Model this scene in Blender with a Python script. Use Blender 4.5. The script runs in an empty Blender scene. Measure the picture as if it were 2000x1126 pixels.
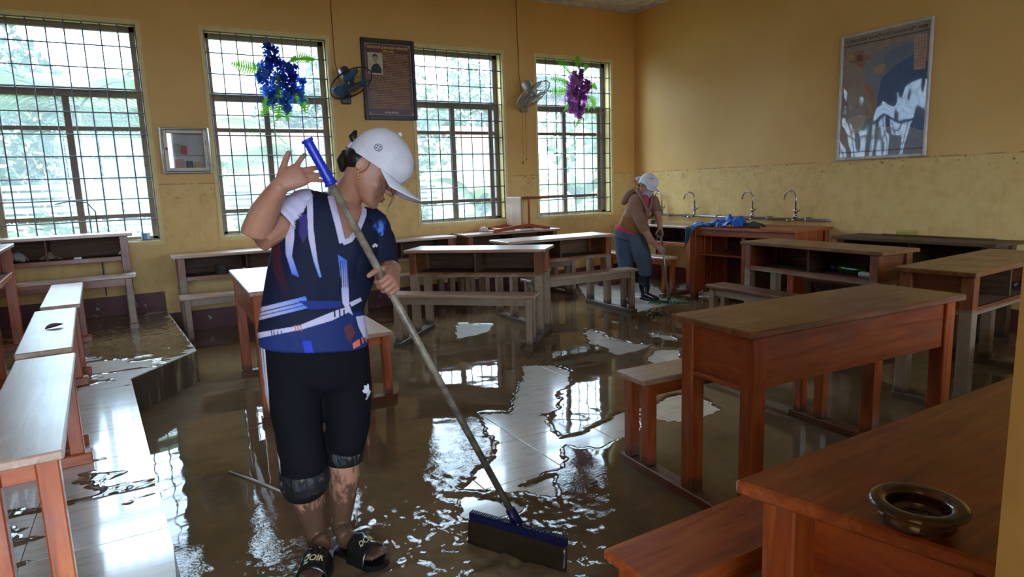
import bpy, bmesh, math, random
import numpy as np
from mathutils import Vector as V, Matrix as M, noise as mnoise
from mathutils.bvhtree import BVHTree
random.seed(7); rng = np.random.default_rng(7)
SC = bpy.context.scene
COL = SC.collection
pi = math.pi
# ------------------------------------------------------------------ camera (axes measured from the room's vanishing points)
CAMZ = 1.38
FOC = 1255.03
RX = np.array([[0.868, -0.107, 0.485], [-0.496, -0.119, 0.860], [-0.034, -0.987, -0.156]])
_x = np.array([2245., -276., FOC]); _x /= np.linalg.norm(_x)
_y = np.array([-723., -174., FOC]); _y -= _x * (_x @ _y); _y /= np.linalg.norm(_y)
_z = np.cross(_x, _y); _z = _z if _z[1] < 0 else -_z
RX = np.stack([_x, _y, _z])
CAM = np.array([0, 0, CAMZ])
cd = bpy.data.cameras.new('camera'); cam = bpy.data.objects.new('camera', cd); COL.objects.link(cam)
cd.sensor_width = 36; cd.lens = FOC / 2000 * 36; cd.clip_start = 0.05; cd.clip_end = 300
mw = M.Identity(4)
for i in range(3):
    mw[i][0] = RX[i, 0]; mw[i][1] = -RX[i, 1]; mw[i][2] = -RX[i, 2]
mw.translation = V((0, 0, CAMZ)); cam.matrix_world = mw
SC.camera = cam
# ------------------------------------------------------------------ sky, exposure
world = bpy.data.worlds.new('overcast_sky'); SC.world = world; world.use_nodes = True
wn = world.node_tree.nodes; wl = world.node_tree.links; wn.clear()
wo = wn.new('ShaderNodeOutputWorld'); wb = wn.new('ShaderNodeBackground')
tc = wn.new('ShaderNodeTexCoord'); sx = wn.new('ShaderNodeSeparateXYZ'); cr = wn.new('ShaderNodeValToRGB')
cr.color_ramp.elements[0].position = 0.0; cr.color_ramp.elements[0].color = (0.36, 0.47, 0.62, 1)
cr.color_ramp.elements[1].position = 1.0; cr.color_ramp.elements[1].color = (0.68, 0.86, 1.0, 1)
wl.new(tc.outputs['Generated'], sx.inputs[0]); wl.new(sx.outputs['Z'], cr.inputs[0]); wl.new(cr.outputs[0], wb.inputs[0])
wb.inputs[1].default_value = 4.6
wl.new(wb.outputs[0], wo.inputs[0])
vs = SC.view_settings
SC.display_settings.display_device = 'sRGB'
vs.view_transform = 'Standard'; vs.look = 'None'; vs.gamma = 1.0; vs.exposure = 2.3; vs.use_curve_mapping = False
SC.cycles.use_denoising = True
SC.cycles.max_bounces = 10; SC.cycles.diffuse_bounces = 6; SC.cycles.transparent_max_bounces = 24
SC.cycles.sample_clamp_indirect = 6.0
SC.cycles.caustics_reflective = False; SC.cycles.caustics_refractive = False
# ------------------------------------------------------------------ measuring helpers (photo pixel -> place in the room)
def ray(px, py): return RX @ np.array([px - 1000., py - 563., FOC])
def on_z(px, py, h=0.0):
    r = ray(px, py); t = (h - CAMZ) / r[2]; return V(CAM + t * r)
def on_y(px, py, y):
    r = ray(px, py); return V(CAM + (y / r[1]) * r)
def on_x(px, py, x):
    r = ray(px, py); return V(CAM + (x / r[0]) * r)
def depth(p): return float(RX[:, 2] @ (np.array(p) - CAM))
def proj_np(co):
    c = (co - CAM) @ RX
    return np.stack([1000 + c[:, 0] / c[:, 2] * FOC, 563 + c[:, 1] / c[:, 2] * FOC], 1)
class Stand:
    """vertical plane facing the camera through a standing point; off = metres behind it"""
    def __init__(s, base):
        s.b = V((base[0], base[1], 0)); s.n = s.b.normalized(); s.r = s.b.length
        s.s = V((s.n.y, -s.n.x, 0))
    def W(s, px, py, off=0.0):
        r = ray(px, py); t = (s.r + off) / (r[0] * s.n.x + r[1] * s.n.y); return V(CAM + t * r)
def srgb(r, g, b):
    f = lambda c: (c / 255 / 12.92) if c / 255 <= 0.04045 else ((c / 255 + 0.055) / 1.055) ** 2.4
    return (f(r), f(g), f(b), 1)
# ------------------------------------------------------------------ materials
class NT:
    def __init__(s, name):
        s.m = bpy.data.materials.new(name); s.m.use_nodes = True
        s.n = s.m.node_tree.nodes; s.l = s.m.node_tree.links
        s.b = s.n['Principled BSDF']; s.out = s.n['Material Output']
    def new(s, t, **k):
        o = s.n.new('ShaderNode' + t)
        for a, v in k.items(): setattr(o, a, v)
        return o
    def link(s, a, b): s.l.new(a, b)
    def set(s, inp, v):
        if hasattr(v, 'links'): s.l.new(v, inp)
        else: inp.default_value = v
    def math(s, op, a, b=0.0, c=0.0, clamp=False):
        o = s.new('Math', operation=op, use_clamp=clamp)
        for i, v in enumerate((a, b, c)): s.set(o.inputs[i], v)
        return o.outputs[0]
    def mix(s, f, a, b, mode='MIX'):
        o = s.new('Mix', data_type='RGBA', blend_type=mode)
        s.set(o.inputs[0], f); s.set(o.inputs[6], a); s.set(o.inputs[7], b)
        return o.outputs[2]
    def ramp(s, f, stops):
        o = s.new('ValToRGB'); e = o.color_ramp.elements
        while len(e) < len(stops): e.new(0.5)
        for q, (p, c) in zip(e, stops):
            q.position = p; q.color = c if len(c) == 4 else (*c, 1)
        s.set(o.inputs[0], f); return o.outputs[0]
    def step(s, f, a, b):
        o = s.new('MapRange'); o.interpolation_type = 'SMOOTHSTEP'
        s.set(o.inputs[0], f); o.inputs[1].default_value = a; o.inputs[2].default_value = b
        return o.outputs[0]
    def noise(s, vec, scale, detail=4.0, rough=0.55, dist=0.0):
        o = s.new('TexNoise'); o.inputs['Scale'].default_value = scale; o.inputs['Detail'].default_value = detail
        o.inputs['Roughness'].default_value = rough; o.inputs['Distortion'].default_value = dist
        if vec is not None: s.link(vec, o.inputs['Vector'])
        return o.outputs[0]
    def coords(s, scale=(1, 1, 1), kind='Object'):
        t = s.new('TexCoord'); mp = s.new('Mapping'); mp.inputs['Scale'].default_value = scale
        s.link(t.outputs[kind], mp.inputs[0]); return mp.outputs[0]
    def pos(s, scale=None):
        g = s.new('NewGeometry')
        if scale is None: return g.outputs['Position']
        mp = s.new('Mapping'); mp.inputs['Scale'].default_value = scale
        s.link(g.outputs['Position'], mp.inputs[0]); return mp.outputs[0]
    def xyz(s, vec):
        o = s.new('SeparateXYZ'); s.link(vec, o.inputs[0]); return o.outputs
    def bump(s, h, strength=0.3, dist=0.01):
        o = s.new('Bump'); o.inputs['Strength'].default_value = strength; o.inputs['Distance'].default_value = dist
        s.set(o.inputs['Height'], h); s.link(o.outputs[0], s.b.inputs['Normal']); return o
    def fin(s, col=None, rough=None, **k):
        if col is not None: s.set(s.b.inputs['Base Color'], col)
        if rough is not None: s.set(s.b.inputs['Roughness'], rough)
        for a, v in k.items(): s.set(s.b.inputs[a.replace('_', ' ')], v)
        return s.m
def plain(name, c, rough=0.5, bump=0.0, bscale=60, var=0.12, **k):
    t = NT(name); co = t.coords(); n = t.noise(co, bscale * 0.15, 3)
    dark = tuple(x * (1 - var * 1.5) for x in c[:3]) + (1,); lite = tuple(min(1, x * (1 + var)) for x in c[:3]) + (1,)
    col = t.ramp(n, [(0.3, dark), (0.7, lite)])
    if bump: t.bump(t.noise(co, bscale, 3), bump, 0.004)
    return t.fin(col, rough, **k)
MAT = {}
def wood(axis, kind):
    key = 'wood_%s_%s' % (kind, 'xyz'[axis])
    if key in MAT: return MAT[key]
    t = NT(key); sc = [14, 14, 14]; sc[axis] = 1.3
    co = t.coords(tuple(sc)); oi = t.new('ObjectInfo')
    add = t.new('VectorMath', operation='ADD'); t.link(co, add.inputs[0])
    cmb = t.new('CombineXYZ'); r7 = t.math('MULTIPLY', oi.outputs['Random'], 17.0)
    for i in range(3): t.link(r7, cmb.inputs[i])
    t.link(cmb.outputs[0], add.inputs[1])
    g = t.noise(add.outputs[0], 1.6, 6, 0.6, 1.2); fine = t.noise(add.outputs[0], 9.0, 3)
    if kind == 'clean': cs = [srgb(112, 42, 14), srgb(160, 73, 28), srgb(190, 102, 46)]
    elif kind == 'dusty': cs = [srgb(86, 46, 22), srgb(120, 72, 36), srgb(146, 96, 54)]
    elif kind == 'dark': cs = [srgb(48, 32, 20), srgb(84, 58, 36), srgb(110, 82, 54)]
    elif kind == 'seat': cs = [srgb(142, 104, 80), srgb(170, 134, 110), srgb(194, 164, 142)]
    else: cs = [srgb(88, 42, 20), srgb(128, 70, 36), srgb(154, 96, 58)]
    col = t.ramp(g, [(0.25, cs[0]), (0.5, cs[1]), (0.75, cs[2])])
    hv = t.math('MULTIPLY_ADD', oi.outputs['Random'], 0.35, 0.82)
    mul = t.new('VectorMath', operation='SCALE'); t.link(col, mul.inputs[0]); t.link(hv, mul.inputs['Scale'])
    col = mul.outputs[0]
    p = t.pos(); z = t.xyz(p)[2]; big = t.noise(p, 5.0, 5, 0.6); big2 = t.noise(p, 26.0, 4)
    col = t.mix(t.math('MULTIPLY', t.step(fine, 0.62, 0.75), 0.45), col, srgb(52, 28, 16))
    rough = t.math('MULTIPLY_ADD', big, 0.25, 0.62) if kind == 'dark' else t.math('MULTIPLY_ADD', big, 0.35, 0.20)
    if kind == 'muddy':   # dried flood mud up to the tide mark, 0.64 m
        tide = t.step(t.math('MULTIPLY_ADD', big, 0.10, z), 0.665, 0.625)
        patchy = t.math('MULTIPLY', tide, t.math('MULTIPLY_ADD', t.step(big2, 0.30, 0.60), 0.30, 0.64))
        col = t.mix(patchy, col, srgb(150, 132, 110))
        rough = t.math('MULTIPLY_ADD', tide, 0.15, rough)
    if kind in ('clean', 'muddy', 'dark'):   # wet dark foot
        wet = t.step(t.math('MULTIPLY_ADD', big, 0.22, z), 0.24, 0.18)
        col = t.mix(t.math('MULTIPLY', wet, 0.75), col, srgb(50, 34, 24))
    if kind in ('dusty', 'seat', 'clean'):
        sm = t.step(t.noise(t.pos((1.5, 4, 4)), 3.0, 6, 0.65), 0.50, 0.72)
        col = t.mix(t.math('MULTIPLY', sm, 0.10 if kind == 'clean' else 0.28), col, srgb(168, 146, 122))
    t.bump(t.math('ADD', g, t.math('MULTIPLY', big2, 0.6)), 0.18, 0.004)
    MAT[key] = t.fin(col, rough, Coat_Weight={'seat': 1.0, 'clean': .5, 'dark': 0.0}.get(kind, .25), Coat_Roughness=0.3 if kind == 'seat' else .2)
    return MAT[key]
def wall_paint(name):
    t = NT(name); p = t.pos(); z = t.xyz(p)[2]
    n1 = t.noise(p, 1.2, 6, 0.6); n2 = t.noise(p, 9.0, 5, 0.65); n3 = t.noise(p, 40, 3); n4 = t.noise(t.pos((1, 1, .16)), 14, 4, .6)
    up = t.ramp(n1, [(0.3, srgb(216, 168, 92)), (0.7, srgb(226, 182, 108))])
    low = t.ramp(n2, [(0.3, srgb(206, 168, 102)), (0.5, srgb(226, 192, 124)), (0.72, srgb(232, 204, 140))])
    low = t.mix(t.math('MULTIPLY', t.step(n4, .52, .72), .22), low, srgb(164, 124, 66))
    f = t.step(t.math('MULTIPLY_ADD', n2, 0.03, z), 1.537, 1.520)
    col = t.mix(t.math('MULTIPLY', f, .62), up, low)
    # flood debris specks, thick just under the tide mark
    near = t.math('MULTIPLY', t.step(z, 1.30, 1.50), t.step(z, 1.535, 1.515))
    mid = t.math('MULTIPLY', t.step(z, 0.85, 1.2), t.step(z, 1.53, 1.50))
    sp = t.noise(t.pos((1.0, 1.0, 1.5)), 19, 6, 0.72)
    spk = t.math('MAXIMUM', t.math('MULTIPLY', t.step(sp, 0.60, 0.64), near), t.math('MULTIPLY', t.step(sp, 0.668, 0.69), mid))
    col = t.mix(t.math('MULTIPLY', spk, 0.85), col, srgb(70, 44, 24))
    line = t.math('MULTIPLY', t.math('MULTIPLY', t.step(z, 1.510, 1.518), t.step(z, 1.530, 1.522)), t.step(n2, 0.42, 0.55))
    col = t.mix(t.math('MULTIPLY', line, 0.5), col, srgb(96, 66, 34))
    t.bump(t.math('ADD', n3, n2), 0.15, 0.004)
    return t.fin(col, t.math('MULTIPLY_ADD', f, 0.1, 0.55))
# ------------------------------------------------------------------ mesh building
class MB:
    def __init__(s): s.v = []; s.f = []
    def add(s, vs, fs, mat=None):
        o = len(s.v)
        s.v += [tuple(mat @ V(p)) if mat else tuple(p) for p in vs]
        s.f += [tuple(i + o for i in f) for f in fs]; return s
    def box(s, x0, x1, y0, y1, z0, z1, c=0.0, mat=None):
        """box with chamfered edges"""
        x0, x1 = min(x0, x1), max(x0, x1); y0, y1 = min(y0, y1), max(y0, y1); z0, z1 = min(z0, z1), max(z0, z1)
        c = min(c, (x1 - x0) * .45, (y1 - y0) * .45, (z1 - z0) * .45)
        if c <= 0:
            vs = [(x, y, z) for x in (x0, x1) for y in (y0, y1) for z in (z0, z1)]
            fs = [(0, 1, 3, 2), (4, 6, 7, 5), (0, 4, 5, 1), (2, 3, 7, 6), (0, 2, 6, 4), (1, 5, 7, 3)]
            return s.add(vs, fs, mat)
        bm = bmesh.new(); bmesh.ops.create_cube(bm, size=1)
        for v in bm.verts:
            v.co = V(((x0 + x1) / 2 + v.co.x * (x1 - x0), (y0 + y1) / 2 + v.co.y * (y1 - y0), (z0 + z1) / 2 + v.co.z * (z1 - z0)))
        bmesh.ops.bevel(bm, geom=bm.edges[:], offset=c, segments=1, affect='EDGES')
        bm.verts.index_update()
        s.add([v.co[:] for v in bm.verts], [[v.index for v in f.verts] for f in bm.faces], mat); bm.free(); return s
    def prism(s, poly, z0, z1, mat=None):
        n = len(poly)
        a = sum(poly[i][0] * poly[(i + 1) % n][1] - poly[(i + 1) % n][0] * poly[i][1] for i in range(n))
        if a < 0: poly = poly[::-1]
        vs = [(x, y, z0) for x, y in poly] + [(x, y, z1) for x, y in poly]
        fs = [tuple(range(n))[::-1], tuple(range(n, 2 * n))] + [(i, (i + 1) % n, n + (i + 1) % n, n + i) for i in range(n)]
        return s.add(vs, fs, mat)
    def tube(s, pts, r, n=8, mat=None, flat=None, cap=True):
        vs, fs = loft_tube(pts, r, n, flat, cap); return s.add(vs, fs, mat)
    def lathe(s, prof, n=24, mat=None):
        vs = [(r * math.cos(2 * pi * i / n), r * math.sin(2 * pi * i / n), z) for r, z in prof for i in range(n)]
        fs = []
        for k in range(len(prof) - 1):
            for i in range(n):
                j = (i + 1) % n; fs.append((k * n + i, k * n + j, (k + 1) * n + j, (k + 1) * n + i))
        return s.add(vs, fs, mat)
    def ball(s, c, rx, ry=None, rz=None, n=12, m=8, mat=None):
        ry = ry or rx; rz = rz or rx
        vs = [(c[0], c[1], c[2] - rz)]
        for k in range(1, m):
            a = -pi / 2 + pi * k / m
            vs += [(c[0] + rx * math.cos(a) * math.cos(2 * pi * i / n), c[1] + ry * math.cos(a) * math.sin(2 * pi * i / n), c[2] + rz * math.sin(a)) for i in range(n)]
        vs.append((c[0], c[1], c[2] + rz)); L = len(vs) - 1
        fs = [(0, 1 + (i + 1) % n, 1 + i) for i in range(n)]
        for k in range(m - 2):
            for i in range(n):
                j = (i + 1) % n; a = 1 + k * n; b = a + n; fs.append((a + i, a + j, b + j, b + i))
        a = 1 + (m - 2) * n; fs += [(a + i, a + (i + 1) % n, L) for i in range(n)]
        return s.add(vs, fs, mat)
    def quad(s, a, b, c, d): return s.add([a, b, c, d], [(0, 1, 2, 3)])
    def mesh(s, name='mesh'):
        me = bpy.data.meshes.new(name); me.from_pydata([tuple(p) for p in s.v], [], s.f); me.update(); return me
    def build(s, name, mat, parent=None, smooth=False, loc=None):
        return put(name, s.mesh(name), mat, parent, smooth, loc)
def put(name, me, mat, parent=None, smooth=False, loc=None):
    o = bpy.data.objects.new(name, me); COL.objects.link(o)
    if mat and not me.materials: me.materials.append(mat)
    if smooth: me.shade_smooth()
    if parent is not None: o.parent = parent
    if loc is not None: o.location = loc
    return o
def ring_frames(pts, hint=None):
    pts = [V(p) for p in pts]; out = []
    t = (pts[1] - pts[0]).normalized()
    u = V(hint) if hint is not None else (V((0, 0, 1)) if abs(t.z) < .9 else V((1, 0, 0)))
    u = (u - t * u.dot(t)).normalized()
    for i in range(len(pts)):
        a = pts[max(0, i - 1)]; b = pts[min(len(pts) - 1, i + 1)]
        t = (b - a).normalized() if (b - a).length > 1e-9 else t
        u = (u - t * u.dot(t)).normalized()
        out.append((u.copy(), t.cross(u), t.copy()))
    return out
def loft_tube(pts, r, n=8, flat=None, cap=True, hint=None):
    pts = [V(p) for p in pts]; rs = list(r) if hasattr(r, '__len__') else [r] * len(pts)
    fr = ring_frames(pts, hint); vs = []; fs = []
    for p, q, (u, v, t) in zip(pts, rs, fr):
        qa, qb = (q if hasattr(q, '__len__') else (q, q * (flat or 1)))
        vs += [p + u * (qa * math.cos(2 * pi * i / n)) + v * (qb * math.sin(2 * pi * i / n)) for i in range(n)]
    for k in range(len(pts) - 1):
        for i in range(n):
            j = (i + 1) % n; fs.append((k * n + i, k * n + j, (k + 1) * n + j, (k + 1) * n + i))
    if cap:
        fs.append(tuple(range(n))[::-1]); fs.append(tuple((len(pts) - 1) * n + i for i in range(n)))
    return vs, fs
def tag(o, label=None, cat=None, group=None, kind=None):
    if label: o['label'] = label
    if cat: o['category'] = cat
    if group: o['group'] = group
    if kind: o['kind'] = kind
    return o
def empty(name, loc=(0, 0, 0), rz=0.0, label=None, cat=None, group=None, kind=None):
    o = bpy.data.objects.new(name, None); COL.objects.link(o); o.location = loc; o.rotation_euler = (0, 0, rz)
    o.empty_display_size = .1
    return tag(o, label, cat, group, kind)
def twin(o, parent=None):
    c = o.copy(); COL.objects.link(c); c.parent = parent
    for ch in o.children: twin(ch, c)
    return c
def text_mesh(body, size, extrude=0.0005, align='CENTER', shear=0.0, bold=0.0, spacing=1.0):
    cu = bpy.data.curves.new('lettering', 'FONT'); cu.body = body; cu.size = size; cu.extrude = extrude
    cu.align_x = align; cu.align_y = 'CENTER'; cu.shear = shear; cu.offset = bold; cu.space_character = spacing; cu.resolution_u = 3
    ob = bpy.data.objects.new('lettering', cu); COL.objects.link(ob)
    dg = bpy.context.evaluated_depsgraph_get()
    me = bpy.data.meshes.new_from_object(ob.evaluated_get(dg)); me.name = 'lettering'
    bpy.data.objects.remove(ob); bpy.data.curves.remove(cu); return me
# ================================================================== the room
YW, XR, ZC = 7.40, 6.294, 3.755
XL, YF = -3.2, 0.25
SILL, HEAD = 0.96, 3.045
GZ_ = -.35
WINS = [(-1.18, 0.125), (0.707, 1.936), (2.935, 4.132), (4.645, 5.868)]
TH = 0.22
M_wall = wall_paint('ochre_wall_paint')
def wall_with_holes(name, x0, x1, y0, y1, holes, m):
    """wall along x between y0 and y1 with rectangular openings (xa, xb, za, zb)"""
    b = MB(); x = x0
    for xa, xb, za, zb in holes:
        b.box(x, xa, y0, y1, -0.05, ZC + .02)
        if za > 0: b.box(xa, xb, y0, y1, -0.05, za)
        b.box(xa, xb, y0, y1, zb, ZC + .02); x = xb
    b.box(x, x1, y0, y1, -0.05, ZC + .02)
    return tag(b.build(name, m), kind='structure')
wall_with_holes('wall_back', XL - .2, XR + .2, YW, YW + TH, [(a, b, SILL, HEAD) for a, b in WINS], M_wall)
wall_with_holes('wall_front', XL - .2, XR + .2, YF - TH - .03, YF, [(-1.3, .632, 0, 2.9), (3.2, 4.35, .9, 3.05), (4.7, 6.0, .9, 3.05)], M_wall)  # doorway widened and two unseen windows added to let in fill light
tag(MB().box(XR, XR + .2, YF - .3, YW + .02, -.05, ZC + .02).build('wall_right', M_wall), kind='structure')
tag(MB().box(XL - .2, XL, YF - .3, YW + .02, -.05, ZC + .02).build('wall_left', M_wall), kind='structure')
tag(MB().box(XL - .3, XR + .3, YF - .4, YW + .3, ZC, ZC + .15).build('ceiling', plain('ceiling_white', srgb(226, 224, 220), .8)), kind='structure')
tag(MB().box(XL, XR, YW - .05, YW, ZC - .035, ZC).box(XR - .05, XR, YF, YW - .05, ZC - .035, ZC).build('trim_1', plain('cornice_white', srgb(205, 202, 196), .7)), kind='structure')
# painted maroon skirting
def skirt_mat():
    t = NT('maroon_skirting'); p = t.pos(); n = t.noise(p, 7, 6, .65); n2 = t.noise(p, 3, 4)
    c = t.ramp(n2, [(.3, srgb(84, 34, 36)), (.7, srgb(108, 48, 46))])
    c = t.mix(t.step(n, .63, .68), c, srgb(170, 160, 148))
    return t.fin(c, .5)
M_sk = skirt_mat()
tag(MB().box(.10, XR - .012, YW - .012, YW, 0, .215, .003).build('baseboard_back', M_sk), kind='structure')
tag(MB().box(XL, .10, YW - .012, YW, .22, .445, .003).build('trim_2', M_sk), kind='structure')
tag(MB().box(XR - .012, XR, YF, YW, 0, .215, .003).build('baseboard_right', M_sk), kind='structure')
tag(MB().box(.627, .633, YF - TH - .03, YF, -.004, 2.9).box(-1.3, -1.29, YF - TH - .03, YF, -.004, 2.9).build('trim_3', plain('shade_toned_jamb', srgb(136, 96, 38), .6)), kind='structure')  # added jamb linings, dirty ochre darkened further to imitate a dim doorway
# floor slab and its tiles
def tile_mat(name, c1, c2):
    t = NT(name); p = t.pos(); n = t.noise(p, 2.5, 6, .6); s = t.noise(t.pos((1, 6, 1)), 6, 5, .7)
    c = t.ramp(n, [(.3, c1), (.7, c2)])
    c = t.mix(t.math('MULTIPLY', t.step(s, .46, .68), .32), c, srgb(140, 116, 88))
    b = t.noise(t.pos((1, 3, 1)), 30, 4)
    t.bump(b, .05, .002)
    return t.fin(c, t.math('MULTIPLY_ADD', s, .20, .07), Coat_Weight=.5, Coat_Roughness=.06)
M_tile = tile_mat('wet_white_tile', srgb(214, 209, 202), srgb(232, 229, 224))
M_slab = plain('mud_filled_joint', srgb(92, 72, 50), .3)
floor = tag(MB().box(XL, XR, YF - .3, YW, -.10, -.004).build('floor', M_slab), kind='structure')
T0 = .435
EXPO = []   # floor that the squeegees have bared, as polygons on the ground
def poly_z(pts, s, ox, oy, h=0.0): return [tuple(on_z(ox + x / s, oy + y / s, h)[:2]) for x, y in pts]
_a = (2.2246, 800, 620)
for pts in [
    [(475, 210), (620, 205), (700, 245), (690, 290), (640, 320), (650, 350), (625, 400), (605, 420), (440, 420), (465, 340), (490, 270)],
    [(290, 415), (600, 425), (590, 470), (640, 520), (665, 590), (650, 650), (560, 690), (420, 755), (380, 745), (240, 745), (300, 690), (385, 560), (330, 470)],
    [(420, 755), (630, 690), (630, 775), (560, 765), (500, 760)],
    [(250, 790), (400, 800), (470, 800), (505, 875), (430, 862), (240, 860)],
    [(670, 540), (780, 480), (920, 410), (1000, 400), (1010, 490), (900, 530), (820, 565), (720, 560)],
    [(1000, 400), (1170, 340), (1260, 350), (1360, 405), (1250, 440), (1170, 460), (1040, 435)],
    [(760, 55), (800, 50), (880, 100), (1045, 120), (990, 150), (900, 160), (870, 140), (780, 110)],
    [(205, 25), (370, 30), (340, 62), (200, 95)],
    [(1040, 70), (1130, 80), (1165, 100), (1100, 96)],
    [(1020, 180), (1080, 140), (1168, 140), (1160, 190), (1060, 200)],
]: EXPO.append(poly_z(pts, *_a))
EXPO.append(poly_z([(1128, 556), (1200, 546), (1270, 556), (1335, 590), (1275, 602), (1240, 612), (1150, 592)], 1, 0, 0))
EXPO.append(poly_z([(1335, 545), (1420, 560), (1400, 590), (1320, 575)], 1, 0, 0))
def sdist(P, poly):
    """signed distance of points P (n,2) to a polygon, positive inside"""
    poly = np.array(poly); n = len(poly); d = np.full(len(P), 1e9); ins = np.zeros(len(P), bool)
    for i in range(n):
        a = poly[i]; b = poly[(i + 1) % n]; e = b - a; w = P - a
        t = np.clip((w @ e) / (e @ e + 1e-12), 0, 1); q = w - t[:, None] * e
        d = np.minimum(d, (q ** 2).sum(1))
        c = (a[1] > P[:, 1]) != (b[1] > P[:, 1])
        with np.errstate(divide='ignore', invalid='ignore'):
            xi = a[0] + (P[:, 1] - a[1]) / (b[1] - a[1]) * e[0]
        ins ^= c & (P[:, 0] < xi)
    d = np.sqrt(d); return np.where(ins, d, -d)
tile_me = MB().box(0, T0 - .004, 0, T0 - .004, -.012, 0, .0015).mesh('tile'); tile_me.materials.append(M_tile)
for i in range(-4, 11):
    for j in range(-5, 12):
        x = 1.672 + i * T0; y = 2.516 + j * T0
        if x > XR or y > YW or x < -.3: continue
        c = np.array([[x + T0 / 2, y + T0 / 2]])
        if max(sdist(c, p)[0] for p in EXPO) > -.33:
            o = put('tile', tile_me, None, floor); o.location = (x, y, 0)
# fast value noise on arrays
def vnoise(x, y, s, seed=0):
    r = np.random.default_rng(100 + seed); T = r.random((64, 64))
    x = np.asarray(x) * s; y = np.asarray(y) * s; xi = np.floor(x).astype(int); yi = np.floor(y).astype(int)
    fx = x - xi; fy = y - yi; fx = fx * fx * (3 - 2 * fx); fy = fy * fy * (3 - 2 * fy)
    g = lambda a, b: T[a % 64, b % 64]
    return (g(xi, yi) * (1 - fx) + g(xi + 1, yi) * fx) * (1 - fy) + (g(xi, yi + 1) * (1 - fx) + g(xi + 1, yi + 1) * fx) * fy - .5
def fbm(x, y, s, seed=0, o=4): return sum(vnoise(x, y, s * 2 ** k, seed + k) * .5 ** k for k in range(o))
def grid_mesh(name, x0, x1, y0, y1, st, zf, keep=None):
    nx = int((x1 - x0) / st) + 1; ny = int((y1 - y0) / st) + 1
    X, Y = np.meshgrid(np.linspace(x0, x1, nx), np.linspace(y0, y1, ny)); X = X.ravel(); Y = Y.ravel()
    Z = zf(X, Y); idx = np.arange(nx * ny).reshape(ny, nx)
    F = np.stack([idx[:-1, :-1], idx[:-1, 1:], idx[1:, 1:], idx[1:, :-1]], -1).reshape(-1, 4)
    if keep is not None:
        k = keep(X, Y, Z); F = F[k[F].all(1)]
    used = np.unique(F); rem = np.full(nx * ny, -1); rem[used] = np.arange(len(used)); F = rem[F]
    me = bpy.data.meshes.new(name); me.vertices.add(len(used)); me.vertices.foreach_set('co', np.stack([X, Y, Z], 1)[used].astype(np.float32).ravel())
    me.loops.add(F.size); me.loops.foreach_set('vertex_index', F.astype(np.int32).ravel())
    me.polygons.add(len(F)); me.polygons.foreach_set('loop_start', np.arange(0, F.size, 4, dtype=np.int32))
    me.update(calc_edges=True); me.validate(); me.shade_smooth(); return me
CHOP = [((0.86, 2.18), .42, 1.0), ((1.15, 2.45), .30, .7), ((0.72, 1.85), .4, 1.0), ((0.25, 2.15), .28, .8), ((1.35, 2.05), .22, .6), ((1.15, 1.7), .35, .8), ((1.5, 2.95), .22, .3), ((.55, 2.05), .35, 1.0), ((1.02, 2.02), .3, 1.1), ((.15, 1.9), .3, .9), ((1.25, 1.85), .25, 1.0)]
def chop(X, Y):
    a = np.zeros_like(X)
    for (cx, cy), r, s in CHOP: a = np.maximum(a, s * np.exp(-((X - cx) ** 2 + (Y - cy) ** 2) / (r * r)))
    return a
def mud_z(X, Y):
    P = np.stack([X, Y], 1); d = np.full(len(X), -9.0)
    for p in EXPO: d = np.maximum(d, sdist(P, p))
    rag = fbm(X, Y, 9, 3) * .05 + fbm(X * .35 + Y * .2, Y, 34, 9, 3) * .022
    d = d + rag
    k = 1 / (1 + np.exp(np.clip(-d / .006, -30, 30)))
    z = .0085 + fbm(X, Y, 1.3, 20) * .0016
    a = chop(X, Y)
    z += a * (fbm(X, Y, 11, 40, 3) * .014 + np.abs(fbm(X * 1.3, Y, 24, 50, 2)) * .016)
    z += .0006 * np.sin(38 * np.hypot(X - .86, Y - 2.25) + 5 * fbm(X, Y, 3, 60)) * np.exp(-np.hypot(X - .9, Y - 2.5) / .9)
    ridge = np.exp(-(d / .012) ** 2) * .0022
    return z * (1 - k) + (-.0075) * k + ridge * (1 - k)
def mud_mat():
    t = NT('muddy_flood_water'); p = t.pos(); n = t.noise(p, 1.6, 6, .62); n2 = t.noise(t.pos((1, 2.2, 1)), 3.2, 6, .65, .6)
    c = t.ramp(n, [(.3, srgb(88, 70, 50)), (.55, srgb(114, 92, 68)), (.8, srgb(134, 112, 86))])
    c = t.mix(t.math('MULTIPLY', t.step(n2, .54, .72), .35), c, srgb(140, 112, 80))
    b = t.math('ADD', t.noise(p, 7, 3, .5), t.math('MULTIPLY', t.noise(p, 2.2, 2), .9))
    at = t.new('Attribute'); at.attribute_name = 'chop'; fine = t.math('ADD', t.noise(t.pos((1, 1.6, 1)), 34, 3, .6, .8), t.math('MULTIPLY', t.noise(p, 85, 2), .4))
    b = t.math('MULTIPLY_ADD', t.math('MULTIPLY', at.outputs['Fac'], fine), 75.0, b)
    t.bump(b, .022, .02)
    return t.fin(c, t.math('MULTIPLY_ADD', t.step(n2, .5, .75), .06, .025), IOR=1.33, Specular_IOR_Level=.5)
M_mud = mud_mat()
ME_MUD = grid_mesh('muddy_water', -.21, XR, .9, YW - .012, .014, mud_z, keep=lambda X, Y, Z: Z > -.006)
co = np.empty(len(ME_MUD.vertices) * 3, np.float32); ME_MUD.vertices.foreach_get('co', co); co = co.reshape(-1, 3).astype(float)
ME_MUD.attributes.new('chop', 'FLOAT', 'POINT').data.foreach_set('value', chop(co[:, 0], co[:, 1]).astype(np.float32))
o = put('muddy_water', ME_MUD, M_mud)
tag(o, 'film of brown flood water and mud spread over the classroom floor', 'water', kind='stuff')
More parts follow.
